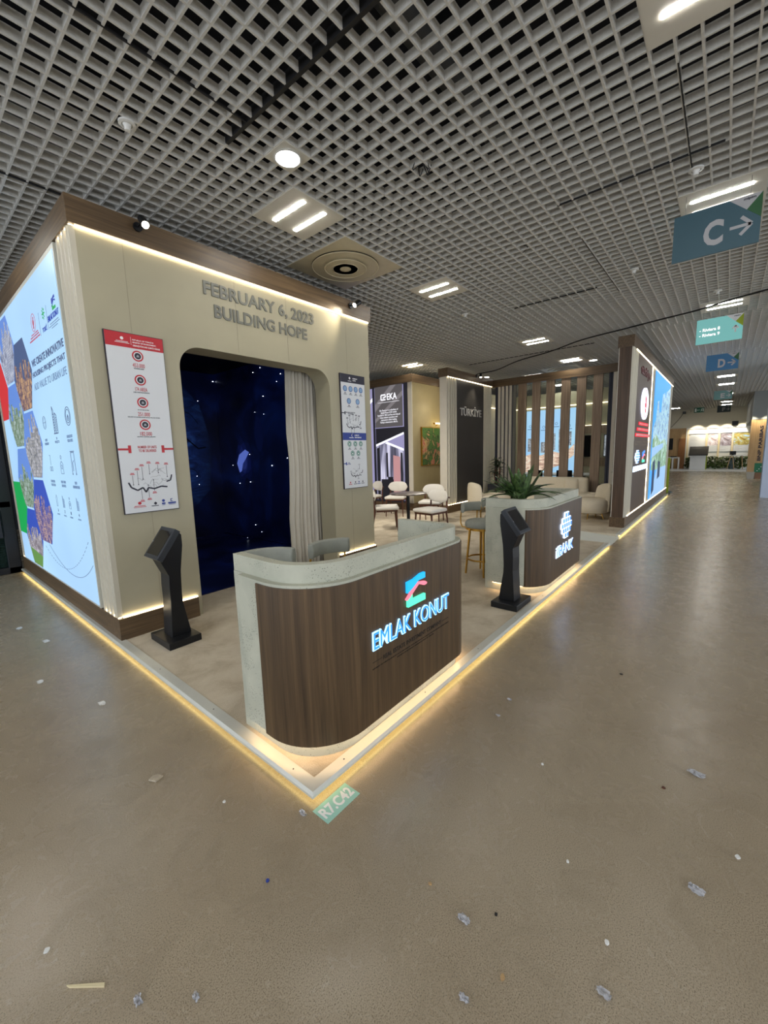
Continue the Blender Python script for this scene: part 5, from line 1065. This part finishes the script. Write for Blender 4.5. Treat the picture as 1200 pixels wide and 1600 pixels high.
# ================================================================== CEILING FITTINGS
first = None
names_ = {(0,-25): 'square ceiling light with bright tube at the upper right corner of the view', (0,0): 'square ceiling light with two lit tubes nearest the round downlight', (20,-25): 'square ceiling light directly above the teal C sign', (20,0): 'square ceiling light just beyond the big round air diffuser',
 (51,-25): 'square ceiling light between the C sign and the Riviera sign', (51,0): 'small ceiling light just above the middle of the black cable', (51,26): 'small ceiling light seen above the dark lift poster booth', (72,0): 'small ceiling light just above the slatted partition', (127,-25): 'distant aisle ceiling light just under the blue D sign', (147,-25): 'distant aisle ceiling light second below the blue D sign', (218,-25): 'farthest ceiling light between the E and F signs', (-20,20): 'square ceiling light above the left booth, out beyond the glass door', (20,-50): 'square ceiling light over the right side of the hall', (-20,0): 'square ceiling light over the hall floor left of the camera', (-20,-25): 'square ceiling light directly above the camera', (0,-50): 'square ceiling light right of the camera, out of the aisle', (-40,-25): 'square ceiling light behind the camera, right', (-40,0): 'square ceiling light behind the camera, left', (96,-25): 'distant aisle ceiling light hidden behind the blue D sign', (180,-25): 'distant aisle ceiling light hidden behind the E sign', (92,4): 'added ceiling light over the meeting room, nearer the aisle', (92,20): 'added ceiling light over the meeting room, away from the aisle', (84,12): 'ceiling light just inside the meeting room glass', (106,12): 'ceiling light at the back of the meeting room', (236,-5): 'added ceiling light before the far bulkhead, left', (236,-25): 'added ceiling light before the far bulkhead, right'}  # nearer and away meeting room lights are added to brighten its walls
def ceil_light(a, b, label):
    x0_, x1_, y0_, y1_ = gx(a), gx(a+5), gy(b), gy(b+5); z = ZC-0.004
    t = thing('ceiling_light', ((x0_+x1_)/2, (y0_+y1_)/2, z), label, 'ceiling light', 'square ceiling lights')
    hz = MB().box(x0_, y0_, z, x1_, y1_, ZC+0.05).build('housing', 'plate', t)
    for xc in (0.30, 0.70):
        xx = x0_+(x1_-x0_)*xc; MB().box(xx-0.019, y0_+0.085, z-0.004, xx+0.019, y1_-0.085, z).build('lit_tube', 'tube', hz)
    return t
for i, (a, b) in enumerate(panels):
    if first is None: first = ceil_light(a, b, names_[(a, b)])
    else: dup(first, ((gx(a)+gx(a+5))/2, (gy(b)+gy(b+5))/2, ZC-0.004), 0, names_[(a, b)])
fd = None
for (a, b), lab in zip(downs, ('bright round downlight on a square plate, nearest the camera', 'tiny round downlight just behind the TÜRKİYE panel fascia', 'tiny round downlight left of the tall walnut wall top')):
    cx_, cy_ = gx(a+1), gy(b+1)
    if fd is None:
        fd = thing('round_downlight', (cx_, cy_, ZC), lab, 'downlight', 'round downlights')
        MB().box(cx_-CP, cy_-CP, ZC-0.003, cx_+CP, cy_+CP, ZC+0.01).build('mounting_plate', 'plate', fd)
        MB().lathe([(0.095,-0.004),(0.104,-0.012),(0.090,-0.014),(0.086,-0.004)], (cx_, cy_, ZC), 40).build('rim', 'plastic', fd, smooth=40)
        MB().lathe([(0.001,-0.009),(0.087,-0.009),(0.087,-0.003),(0.001,-0.003)], (cx_, cy_, ZC), 40).build('lens', 'down', fd)
    else: dup(fd, (cx_, cy_, ZC), 0, lab)
for (a, b), lab in zip(diffs, ('large round air diffuser on a square cream plate above the booth', 'small far air diffuser above the slatted partition')):
    x0_, y0_ = gx(a), gy(b); W = 8*CP; cx_, cy_ = x0_+W/2, y0_+W/2
    t = thing('air_diffuser', (cx_, cy_, ZC), lab, 'air vent', 'round air diffusers')
    n = 40; mb = MB(); R_ = 0.40; vs = []; outer = []
    for i in range(n):
        a_ = 2*math.pi*i/n; c_, s_ = math.cos(a_), math.sin(a_); k_ = (W/2)/max(abs(c_), abs(s_)); outer.append((cx_+c_*k_, cy_+s_*k_)); 
    for z in (ZC-0.003, ZC+0.004): vs += [(x, y, z) for x, y in outer] + [(cx_+R_*math.cos(2*math.pi*i/n), cy_+R_*math.sin(2*math.pi*i/n), z) for i in range(n)]
    fs = []
    for i in range(n): j = (i+1) % n; fs += [(i,j,n+j,n+i), (2*n+i,3*n+i,3*n+j,2*n+j), (i,2*n+i,2*n+j,j), (n+i,n+j,3*n+j,3*n+i)]
    mb.add(vs, fs).build('face_plate', 'diffuser', t)
    for (r0, z0_, r1, z1_) in ((0.40,-0.014,0.30,0.10), (0.255,-0.030,0.19,0.05), (0.16,-0.030,0.11,0.03)):
        MB().lathe([(r0,z0_),(r0-0.012,z0_-0.005),(r1,z1_),(r1+0.006,z1_+0.003)], (cx_, cy_, ZC), 48).build('ring', 'diffuser', t, smooth=50)
    MB().lathe([(0.001,-0.035),(0.065,-0.032),(0.075,-0.022),(0.055,-0.01),(0.001,-0.005)], (cx_, cy_, ZC), 32).build('centre_cap', 'diffuser', t, smooth=40)
    MB().box(cx_-0.30, cy_-0.006, ZC+0.01, cx_+0.30, cy_+0.006, ZC+0.04).build('cross_bar', 'plate', t)
    MB().lathe([(0.42,0.004),(0.42,0.26),(0.001,0.26)], (cx_, cy_, ZC), 32).build('throat', plain('dark_throat', (16,16,18), 0.7), t)
fs1 = None
for (x, y, lab) in ((0.237,1.849,'round white ceiling sensor above the left booth corner'), (3.447,-1.016,'round white ceiling sensor just before the C sign'), (7.03,-1.1,'round white ceiling sensor between C sign and cable'), (5.3,2.1,'small round ceiling sensor right of the big air diffuser'), (5.3,-0.3,'small ceiling sensor over the aisle edge')):
    if fs1 is None:
        fs1 = thing('smoke_detector', (x, y, ZC), lab, 'detector', 'round ceiling detectors')
        MB().lathe([(0.030,-0.004),(0.052,-0.004),(0.052,-0.014),(0.034,-0.018),(0.030,-0.008)], (x, y, ZC+0.004), 24).build('ring', 'plastic', fs1, smooth=40)
        MB().lathe([(0.001,-0.05),(0.018,-0.047),(0.020,-0.02),(0.030,-0.008),(0.001,-0.005)], (x, y, ZC), 20).build('sensor_head', 'plastic', fs1, smooth=40)
    else: dup(fs1, (x, y, ZC), 0, lab)
# ---- hanging signs
def hang_sign(x, y0_, y1_, zt, zb, m, kind, letter, label, corner='sign_grey', tri='sign_green', ink='sign_grey'):
    t = thing('hanging_sign', (x, (y0_+y1_)/2, zt), label, 'sign', None); W = y0_-y1_; H = zt-zb
    MB().box(x-0.006, y1_, zb, x+0.006, y0_, zt).build('board', m, t)
    f = Frame((x-0.006, y0_, zb), (0,-1,0), (-1,0,0))
    mb = MB(); f.poly(mb, [(W*0.64,H),(W*0.84,H*0.72),(W,H)], 0.0015); mb.build('corner_panel', corner, t)
    mb = MB(); f.poly(mb, [(W*0.84,H*0.72),(W,H*0.50),(W,H)], 0.0016); mb.build('corner_triangle', tri, t)
    if kind == 'letter':
        f.text(letter, W*0.37, H*0.17, W*0.60, H*0.70, ink, t, 'letter', 0.002, 0, 0.04)
        mb = MB(); f.line(mb, [(W*0.67,H*0.42),(W*0.90,H*0.42)], 0.024, 0.002); f.line(mb, [(W*0.79,H*0.60),(W*0.905,H*0.42),(W*0.79,H*0.24)], 0.026, 0.002); mb.build('arrow', ink, t)
    else:
        f.text('- Riviera 8', W*0.07, H*0.50, W*0.52, H*0.63, 'lit_ink', t, 'lettering', 0.002, 0, 0.03); f.text('- Riviera 9', W*0.07, H*0.29, W*0.52, H*0.42, 'lit_ink', t, 'lettering', 0.002, 0, 0.03)
        mb = MB(); f.line(mb, [(W*0.85,H*0.30),(W*0.85,H*0.56)], 0.02, 0.002); f.line(mb, [(W*0.79,H*0.44),(W*0.85,H*0.57),(W*0.91,H*0.44)], 0.02, 0.002); mb.build('arrow', ink, t)
    f.text('mipim', W*0.80, H*0.90, W*0.93, H*0.96, 'navy_ink', t, 'brand_text', 0.0035, 0.001, 0.03)
    for q in (y0_-0.08, y1_+0.08): MB().cyl((x, q, zt), (x, q, ZC+0.02), 0.0015, n=6).build('wire', 'darkmetal', t)
    return t
hang_sign(3.86, -0.848, -1.452, 3.682, 3.290, 'teal_sign', 'letter', 'C', 'teal hanging sign with a big letter C and right arrow')
hang_sign(7.75, -0.842, -1.424, 3.625, 3.24, 'lit_teal', 'riv', '', 'pale turquoise hanging sign reading Riviera 8 and Riviera 9', 'white_ink', 'lime', 'white_ink')
hang_sign(11.15, -0.865, -1.425, 3.595, 3.245, 'blue_sign', 'letter', 'D', 'blue hanging sign with letter D and right arrow')
hang_sign(18.9, -0.845, -1.37, 3.54, 3.22, 'teal2', 'letter', 'E', 'green-teal hanging sign with letter E far down the aisle')
hang_sign(27.8, -0.80, -1.36, 3.63, 3.26, 'slate_sign', 'letter', 'F', 'small slate hanging sign with letter F farthest down the aisle')
ex = thing('exit_sign', (31.0, 0.12, 3.75), 'small green emergency exit sign with running figure at the aisle end', 'sign')
MB().box(30.99, -0.13, 3.52, 31.03, 0.37, 3.82).build('board', 'exit_green', ex); fx = Frame((30.99, 0, 0), (0,-1,0), (-1,0,0))
mb = MB(); fx.quad(mb, -0.33, 3.57, -0.25, 3.77, 0.004); fx.quad(mb, -0.20, 3.655, -0.08, 3.675, 0.004); fx.poly(mb, [(-0.23,3.665),(-0.19,3.70),(-0.19,3.63)], 0.004); fx.disc(mb, 0.02, 3.74, 0.02, 0.004, n=8); fx.line(mb, [(0.01,3.72),(-0.01,3.65),(-0.04,3.58)], 0.02, 0.004); fx.line(mb, [(-0.01,3.65),(0.04,3.60)], 0.018, 0.004); fx.line(mb, [(-0.04,3.69),(0.05,3.68)], 0.014, 0.004); fx.quad(mb, 0.07, 3.57, 0.10, 3.77, 0.004); mb.build('pictogram', 'white_ink', ex)
MB().box(31.0, 0.1, 3.82, 31.02, 0.12, ZC+0.02).build('hanger', 'darkmetal', ex)
# ---- black cable under the ceiling
pts = [(11.0,4.9,3.80),(10.45,4.55,3.74),(10.18,4.38,3.80),(9.8,3.6,3.76),(9.3,2.8,3.80),(8.8,1.86,3.78),(8.35,1.1,3.80),(8.1,0.3,3.80),(7.9,-0.35,3.80),(7.73,-0.83,3.79),(7.5,-1.3,3.80),(7.33,-1.66,3.79),(6.9,-2.8,3.80)]
def smooth_path(p, n=5):
    out = []; P_ = [Vector(q) for q in p]
    for i in range(len(P_)-1):
        a, b, c_, d_ = P_[max(i-1,0)], P_[i], P_[i+1], P_[min(i+2, len(P_)-1)]
        for k_ in range(n):
            t = k_/n; out.append(0.5*((2*b)+(c_-a)*t+(2*a-5*b+4*c_-d_)*t*t+(-a+3*b-3*c_+d_)*t**3))
    return out+[P_[-1]]
tag(MB().tube(smooth_path(pts), 0.013, 8).build('ceiling_cable', 'cable', smooth=60), 'black cable slung under the ceiling lattice across the hall', 'cable')
tag(MB().tube(smooth_path([(4.0,0.55,3.9),(3.9,0.6,3.845),(3.8,0.5,3.85),(3.75,0.62,3.9)]), 0.004, 6).build('loose_wire', 'darkmetal', smooth=60), 'thin loose wire poking through the ceiling lattice', 'cable')
wr = thing('loose_wire_bundle', (1.62, 0.55, ZC), 'tangle of thin wires hanging through the lattice beyond the dark rail', 'cable')
rr = random.Random(3); mb = MB()
for i in range(5):
    x, y = 1.95+rr.uniform(-.05,.05), 0.62+rr.uniform(-.05,.05); mb.tube(smooth_path([(x,y,4.3),(x+rr.uniform(-.08,.08),y+rr.uniform(-.08,.08),4.05),(x+rr.uniform(-.05,.05),y+rr.uniform(-.05,.05),3.82),(x+rr.uniform(-.03,.03),y,3.86)]), 0.004, 5)
mb.build('wires', 'cable', wr)

# ================================================================== FAR EXHIBITORS
fe_ = thing('far_stand_wall', (32.5, -0.9, 0), 'brightly lit white stand wall with pictures at the end of the aisle', 'stand')
MB().box(32.52, -2.42, 0.10, 32.62, 0.70, 2.66).build('back_panel', 'white_box', fe_)
for y in (0.66, -0.31, -0.93, -1.59, -2.40): MB().box(32.46, y-0.045, 0.10, 32.52, y+0.045, 2.64).build('frame_post', plain('warm_cream_frame', (226,208,170), 0.5), fe_)
MB().box(32.45, -2.42, 2.58, 32.52, 0.70, 2.65).build('frame_rail', 'white_box', fe_); MB().box(32.45, -2.42, 2.26, 32.52, 0.70, 2.32).build('frame_rail', 'white_box', fe_)
MB().box(29.7, -2.6, 0.0, 32.5, 2.3, 0.025).build('white_stand_floor', 'white_box', fe_)
for i, (y0_, y1_, z0_, z1_, lab, stops) in enumerate(((0.55,-0.26,1.30,2.25,'white text board at left of the far stand wall', None), (-0.39,-0.88,1.50,2.23,'pale building picture, leftmost photo on the far stand', [(0.35,hexc(150,130,130)),(0.5,hexc(200,190,190)),(0.62,hexc(190,210,235))]), (-1.0,-1.52,1.47,2.22,'grey tree picture, middle photo on the far stand', [(0.35,hexc(90,80,84)),(0.5,hexc(150,140,146)),(0.62,hexc(200,208,225))]), (-1.65,-2.39,1.49,2.22,'landscape picture with blue sky, rightmost on the far stand', [(0.35,hexc(120,90,40)),(0.5,hexc(170,160,90)),(0.6,hexc(150,190,230))]))):
    t = thing('display_picture', (32.5, (y0_+y1_)/2, z0_), lab, 'picture', 'boards on the far stand wall')
    M['pp%d' % i] = picture('stand_picture_%d' % i, stops, (1,1,1.5), 2.5, 4, 0.3) if stops else M['white']
    MB().box(32.49, y1_, z0_, 32.52, y0_, z1_).build('print', 'pp%d' % i, t)
    if stops: MB().box(32.485, y1_, 1.12, 32.52, y0_, z0_-0.02).build('caption_board', 'white', t)
    ff2 = Frame((32.49, 0, 0), (0,-1,0), (-1,0,0)); mb = MB()
    for k_ in range(4): ff2.quad(mb, -y0_+0.05, (z0_ if not stops else 1.42)+(-0.03-0.06*k_ if stops else 0.55+0.08*k_), -y0_+0.05+(0.25 if k_ % 2 else 0.35), (z0_ if not stops else 1.42)+(-0.02-0.06*k_ if stops else 0.56+0.08*k_), 0.006 if stops else 0.004)
    mb.build('text_lines', 'grey_ink', t)
for i, y in enumerate((0.2, -0.6, -1.25, -2.0)):
    lamp('stand_lamp', 'SPOT', (31.9, y, 2.95), 80, (1.0, 0.88, 0.66), None, 0.05, (32.5, y, 2.2), 80, 0.6)
mb = MB(); r = random.Random(11)
for i in range(900): leaf_strip(mb, (32.35+r.uniform(-.1,.1), r.uniform(-2.36, 0.68), r.uniform(0.12, 0.80)), r.uniform(2.2, 4.1), r.uniform(0.12,0.24), 0.06, r.uniform(-0.2,1.0), 0.6, n=4)
hg = thing('hedge', (32.4, -0.9, 0.1), 'low green hedge along the foot of the far stand wall', 'hedge'); mb.build('foliage', 'hedge', hg)
MB().box(32.3, -2.38, 0.025, 32.5, 0.68, 0.14).build('trough', 'white_box', hg)
gb = thing('display_plinth', (31.6, -0.2, 0.025), 'white and lime desk with sloping black top in front of the far stand', 'desk')
MB().prism([(31.5,0,0.025),(31.5,0,0.92),(32.15,0,1.36),(32.15,0,0.025)], (0,-0.38,0), (0,0.42,0)).build('white_front', 'white_box', gb)
MB().prism([(31.5,0,0.025),(31.5,0,0.92),(32.15,0,1.36),(32.15,0,0.025)], (0,-0.42,0), (0,-0.381,0)).build('lime_side', 'lime', gb)
MB().prism([(31.5,0,0.60),(31.5,0,0.92),(32.15,0,1.36),(32.15,0,1.08)], (0,-0.43,0), (0,-0.421,0)).build('olive_stripe', 'olive', gb)
MB().prism([(31.42,0,0.90),(31.42,0,0.95),(32.2,0,1.46),(32.2,0,1.41)], (0,-0.47,0), (0,0.50,0)).build('sloping_top', 'black', gb)
hs = thing('high_table', (32.1, -1.8, 0.025), 'small white high table with wooden trestle legs by the far hedge', 'table')
MB().box(31.95, -2.15, 0.83, 32.2, -1.48, 0.87).build('tabletop', 'white_box', hs)
for a, b in ((-1.56,-1.42),(-1.66,-1.76),(-2.08,-2.16)): MB().cyl((32.08,a,0.83),(32.08,b,0.025),0.02,n=8).build('leg','oak',hs)
ms = thing('monitor', (32.1, -1.64, 0.87), 'dark monitor standing on the small white high table', 'screen'); MB().box(32.05,-1.80,0.90,32.09,-1.50,1.13).build('panel','black',ms); MB().box(32.04,-1.70,0.87,32.10,-1.60,0.90).build('stand','black',ms)
cab = thing('dark_cabinet', (32.1, -1.64, 0.025), 'dark grey box under the small white high table', 'box'); MB().box(32.15,-1.76,0.025,32.28,-1.50,0.72).build('carcass','slate_sign',cab)
wd = thing('wood_clad_booth', (32.5, 1.2, 0), 'oak clad stand with a darker door left of the white stand wall', 'booth')
MB().box(32.55, 0.72, 0.02, 32.65, 3.2, 2.66).build('wall_panel', 'oak', wd); MB().box(32.50, 0.76, 0.02, 32.55, 1.14, 2.0).build('door_leaf', wood('honey_oak', (128,84,46), (158,110,66), 'z'), wd); MB().box(32.48, 0.70, 0.02, 32.56, 0.76, 2.66).build('door_post', 'white_box', wd)
tv = thing('wall_screen', (32.4, 1.6, 1.6), 'dark screen on the oak stand at the aisle end', 'screen'); MB().box(32.48, 1.44, 1.28, 32.55, 2.2, 2.03).build('panel', 'black', tv)
dk = thing('display_desk', (32.2, 1.3, 0), 'low white desk in front of the oak stand', 'desk')
MB().box(31.9, 1.0, 0.72, 32.3, 1.9, 0.80).build('desktop', 'white_box', dk)
for y in (1.03, 1.35, 1.85): MB().box(31.92, y-0.04, 0.02, 32.28, y+0.04, 0.72).build('side_panel', 'white_box', dk)
tag(MB().box(31.98, 1.15, 0.80, 32.2, 1.5, 0.86).build('desk_equipment', 'black', bevel=0.01), 'flat black device lying on the low white desk', 'device')
sk = thing('ceiling_projector', (32.0, -1.6, 2.75), 'small black loudspeaker on the bulkhead above the far stand', 'loudspeaker'); MB().box(32.3,-1.78,2.68,32.5,-1.48,2.95).build('body','black',sk, bevel=0.02)
cm = thing('security_camera', (32.2, 0.95, 3.65), 'small black camera on the far bulkhead left of the exit sign', 'camera'); MB().box(32.2,0.86,3.58,32.5,1.02,3.72).build('body','black',cm, bevel=0.02); MB().cyl((32.3,0.6,3.72),(32.5,0.6,3.72),0.02,n=8).build('bracket','black',cm)
MB().tube(smooth_path([(32.4,1.0,3.6),(32.4,1.25,3.2),(32.4,1.6,2.75)]), 0.012, 6).build('camera_lead', 'cable', cm)
# BNP column
bc = thing('clad_column', (23.7, -2.4, 0), 'pale wooden column with vertical BNP PARIBAS lettering at right', 'column')
MB().box(23.72, -2.90, 0.30, 24.1, -2.115, 2.62).build('cladding', 'oak', bc); MB().box(23.74, -2.90, 0.0, 24.1, -2.40, 0.30).build('base', plain('copper_base', (128,92,66), 0.5), bc)
fbn = Frame((23.72, 0, 0), (0,-1,0), (-1,0,0))
cu_ = fbn.text('BNP PARIBAS', 0, 0, 1.545, 0.115, 'navy_ink', bc, 'lettering', 0.006, 0, 0.03)
for q in cu_.data.vertices:
    P0 = Vector(q.co)+wloc(bc); u = -(P0.y); v = P0.z      # turn the line to read upwards
    nu, nv = 2.535-v, 0.80+u; q.co = fbn.p(nu, nv, 23.72-P0.x) - wloc(bc)
mb = MB(); fbn.quad(mb, 2.36, 0.285, 2.75, 0.70, 0.006); mb.build('green_square', 'bnp_green', bc)
mb = MB(); 
for (u, v) in ((2.46,0.36),(2.52,0.44),(2.58,0.53),(2.66,0.60)): fbn.poly(mb, [(u-.025,v),(u,v+.02),(u+.025,v),(u,v-.02)], 0.009, 0.006)
mb.build('bird_mark', 'white_ink', bc)
tag(MB().add([(23.5,-2.10,0.31),(23.5,-2.385,0.31),(23.7,-2.385,0.31),(23.7,-2.10,0.31),(23.52,-2.14,0),(23.52,-2.35,0),(23.7,-2.35,0),(23.7,-2.14,0)], [(0,1,2,3),(4,7,6,5),(0,4,5,1),(1,5,6,2),(2,6,7,3),(3,7,4,0)]).build('tapered_bin', plain('pale_grey_bin', (176,172,160), 0.6)), 'pale grey tapered bin at the foot of the wooden column', 'bin')
for y in (-2.15, -2.6): lamp('column_lamp', 'SPOT', (23.45, y, 2.85), 25, (1.0, 0.88, 0.66), None, 0.05, (23.8, y, 2.0), 90, 0.6)
# things just past the tall wall
yb = thing('banner_post', (15.2, 0.07, 0), 'narrow yellow-green banner edge past the end of the tall wall', 'banner'); MB().box(15.15, 0.03, 0.06, 15.2, 0.12, 1.2).build('panel','lime',yb); MB().box(15.0,-0.02,0.0,15.35,0.2,0.06).build('foot','black',yb)
tag(MB().poly([(15.5,0.05),(16.0,-0.02),(16.3,0.08),(16.2,0.4),(15.6,0.42)], 0.0, 0.012).build('floor_mat', plain('teal_mat', (28,90,110), 0.7)), 'small teal mat on the floor past the tall wall', 'mat')
tag(MB().box(12.3, 0.33, 3.63, 12.42, 0.37, 3.68).build('spot_lamp', 'black'), 'tiny black clip on top of the tall wall', 'spotlight') if False else None

# ================================================================== FLOOR BITS
stk = thing('floor_sticker', (0.08, -0.07, 0.0), 'pale green floor sticker reading R7.C42 at the platform corner', 'sticker')
MB().box(-0.024, -0.128, 0.0002, 0.184, -0.024, 0.0012).build('sheet', plain('mint_sticker', (150,200,186), 0.5, vary=0.05), stk)
cuf = bpy.data.curves.new('t', 'FONT'); cuf.body = 'R7.C42'; cuf.size = 1; cuf.offset = 0.03; cuf.extrude = 0.5
ob = bpy.data.objects.new('t', cuf); COL.objects.link(ob); dg = bpy.context.evaluated_depsgraph_get(); me = bpy.data.meshes.new_from_object(ob.evaluated_get(dg)); bpy.data.objects.remove(ob)
xs = [q.co.x for q in me.vertices]; ys = [q.co.y for q in me.vertices]
for q in me.vertices:
    a = (q.co.x-min(xs))/(max(xs)-min(xs)); b = (q.co.y-min(ys))/(max(ys)-min(ys)); q.co = Vector((-0.012+0.185*a, -0.106+0.062*b, 0.0018 if q.co.z > 0 else 0.001)) - wloc(stk)
me.materials.append(M['white_ink']); o = bpy.data.objects.new('lettering', me); COL.objects.link(o); o.parent = stk
def crumple(name, x, y, r, label, m='film', seed=0, cat='litter', grp=None, h=0.012):
    r *= 0.72
    rr = random.Random(seed); mb = MB(); n = 7; vs = []; fs = []
    for i in range(n):
        for j in range(n):
            a, b = -1+2*i/(n-1), -1+2*j/(n-1); vs.append((x+a*r*0.6+rr.uniform(-.12,.12)*r, y+b*r+rr.uniform(-.12,.12)*r, 0.001+rr.uniform(0, h)))
    for i in range(n-1):
        for j in range(n-1):
            if (i in (0, n-2) and j in (0, n-2)) and rr.random() < 0.8: continue
            q = i*n+j; fs.append((q, q+1, q+n+1, q+n))
    o = mb.add(vs, fs).build(name, m); md = o.modifiers.new('s', 'SOLIDIFY'); md.thickness = 0.0004
    return tag(o, label, cat, grp)
G = 'bits of crumpled clear tape on the hall floor'
for i, (x, y, r, lab) in enumerate(((0.016,-0.78,0.030,'crumpled clear tape on the floor, lower centre of the view'), (1.298,-1.366,0.05,'crumpled clear tape on the floor at mid right'), (1.13,-0.402,0.018,'clear tape scrap near the platform edge, nearer of two'), (1.328,-0.392,0.018,'clear tape scrap near the platform edge, farther of two'), (-0.788,-0.119,0.022,'long clear tape scrap at the bottom left, left of two'), (-0.674,-0.249,0.018,'clear tape scrap at the bottom left, right of two'), (0.099,-1.201,0.028,'curled clear tape at the bottom right edge'), (0.629,-1.397,0.035,'clear tape scrap at the right below mid height'), (-0.17,-0.882,0.022,'clear tape scrap at the bottom centre'), (-0.06,0.0,0.030,'crumpled clear tape stuck beside the floor sticker'), (-0.45,3.9,0.05,'white tape scrap on the floor by the light box'), (-0.35,3.3,0.05,'second white tape scrap on the floor by the light box'), (-0.55,2.45,0.04,'white tape scrap on the floor left of the platform edge'), (-0.35,1.75,0.04,'tape scrap on the floor along the left platform edge'))):
    crumple('tape_scrap', x, y, r, lab, 'film' if i < 10 else 'white_box', i, 'litter', G, 0.012 if i < 10 else 0.004)
tag(MB().poly([(-0.425,0.775),(-0.405,0.735),(-0.365,0.745),(-0.375,0.775),(-0.40,0.790)], 0.0, 0.009).build('wood_chip', plain('grey_wood_chip', (170,158,138), 0.8, vary=0.2, vscale=80), bevel=0.002), 'flat grey wood chip on the floor left of the counter', 'litter')
tag(MB().add([(-0.916,0.097,0),(-0.912,0.085,0),(-0.842,0.000,0),(-0.838,0.010,0),(-0.916,0.097,0.006),(-0.912,0.085,0.006),(-0.842,0.000,0.006),(-0.838,0.010,0.006)], [(0,3,2,1),(4,5,6,7),(0,1,5,4),(1,2,6,5),(2,3,7,6),(3,0,4,7)]).build('wooden_stick', plain('pale_stick_wood', (214,200,160), 0.7)), 'pale wooden stick lying on the floor at bottom left', 'litter')
tiny = [(-0.932,0.265,0.011,'broken cream crumb at far bottom left','white_box'), (-0.335,-0.126,0.008,'small purple crumb on the floor below the sticker','blue_ink'), (0.881,-1.516,0.012,'white paper crumb near the right edge','white_box'), (0.043,-0.622,0.008,'tan crumb left of the crumpled tape','oak'), (0.45,-1.0,0.008,'white crumb on the floor right of centre','white_box'), (-0.25,0.35,0.010,'white crumb left of the platform corner','white_box'), (0.9,-0.75,0.008,'small white crumb below the counter sign','white_box'), (1.1,-1.25,0.010,'brown crumb at right near the tape','wood_leg'), (-0.05,-0.95,0.010,'tan crumb at the bottom centre','oak'), (0.10,-0.86,0.007,'dark crumb beside the lower crumpled tape','cable'), (2.1,-0.9,0.012,'dark crumb far right on the floor','cable'), (0.25,-1.18,0.009,'white crumb at the lower right','white_box')]
for i, (x, y, r, lab, m) in enumerate(tiny):
    rr = random.Random(i+40); mb = MB(); P_ = [(x+r*math.cos(a)*rr.uniform(.6,1.1), y+r*math.sin(a)*rr.uniform(.5,1.0)) for a in [math.pi*2*k_/7 for k_ in range(7)]]
    tag(mb.poly(P_, 0.0, 0.006).build('debris_crumb', m, bevel=0.001), lab, 'litter', 'small crumbs on the hall floor')
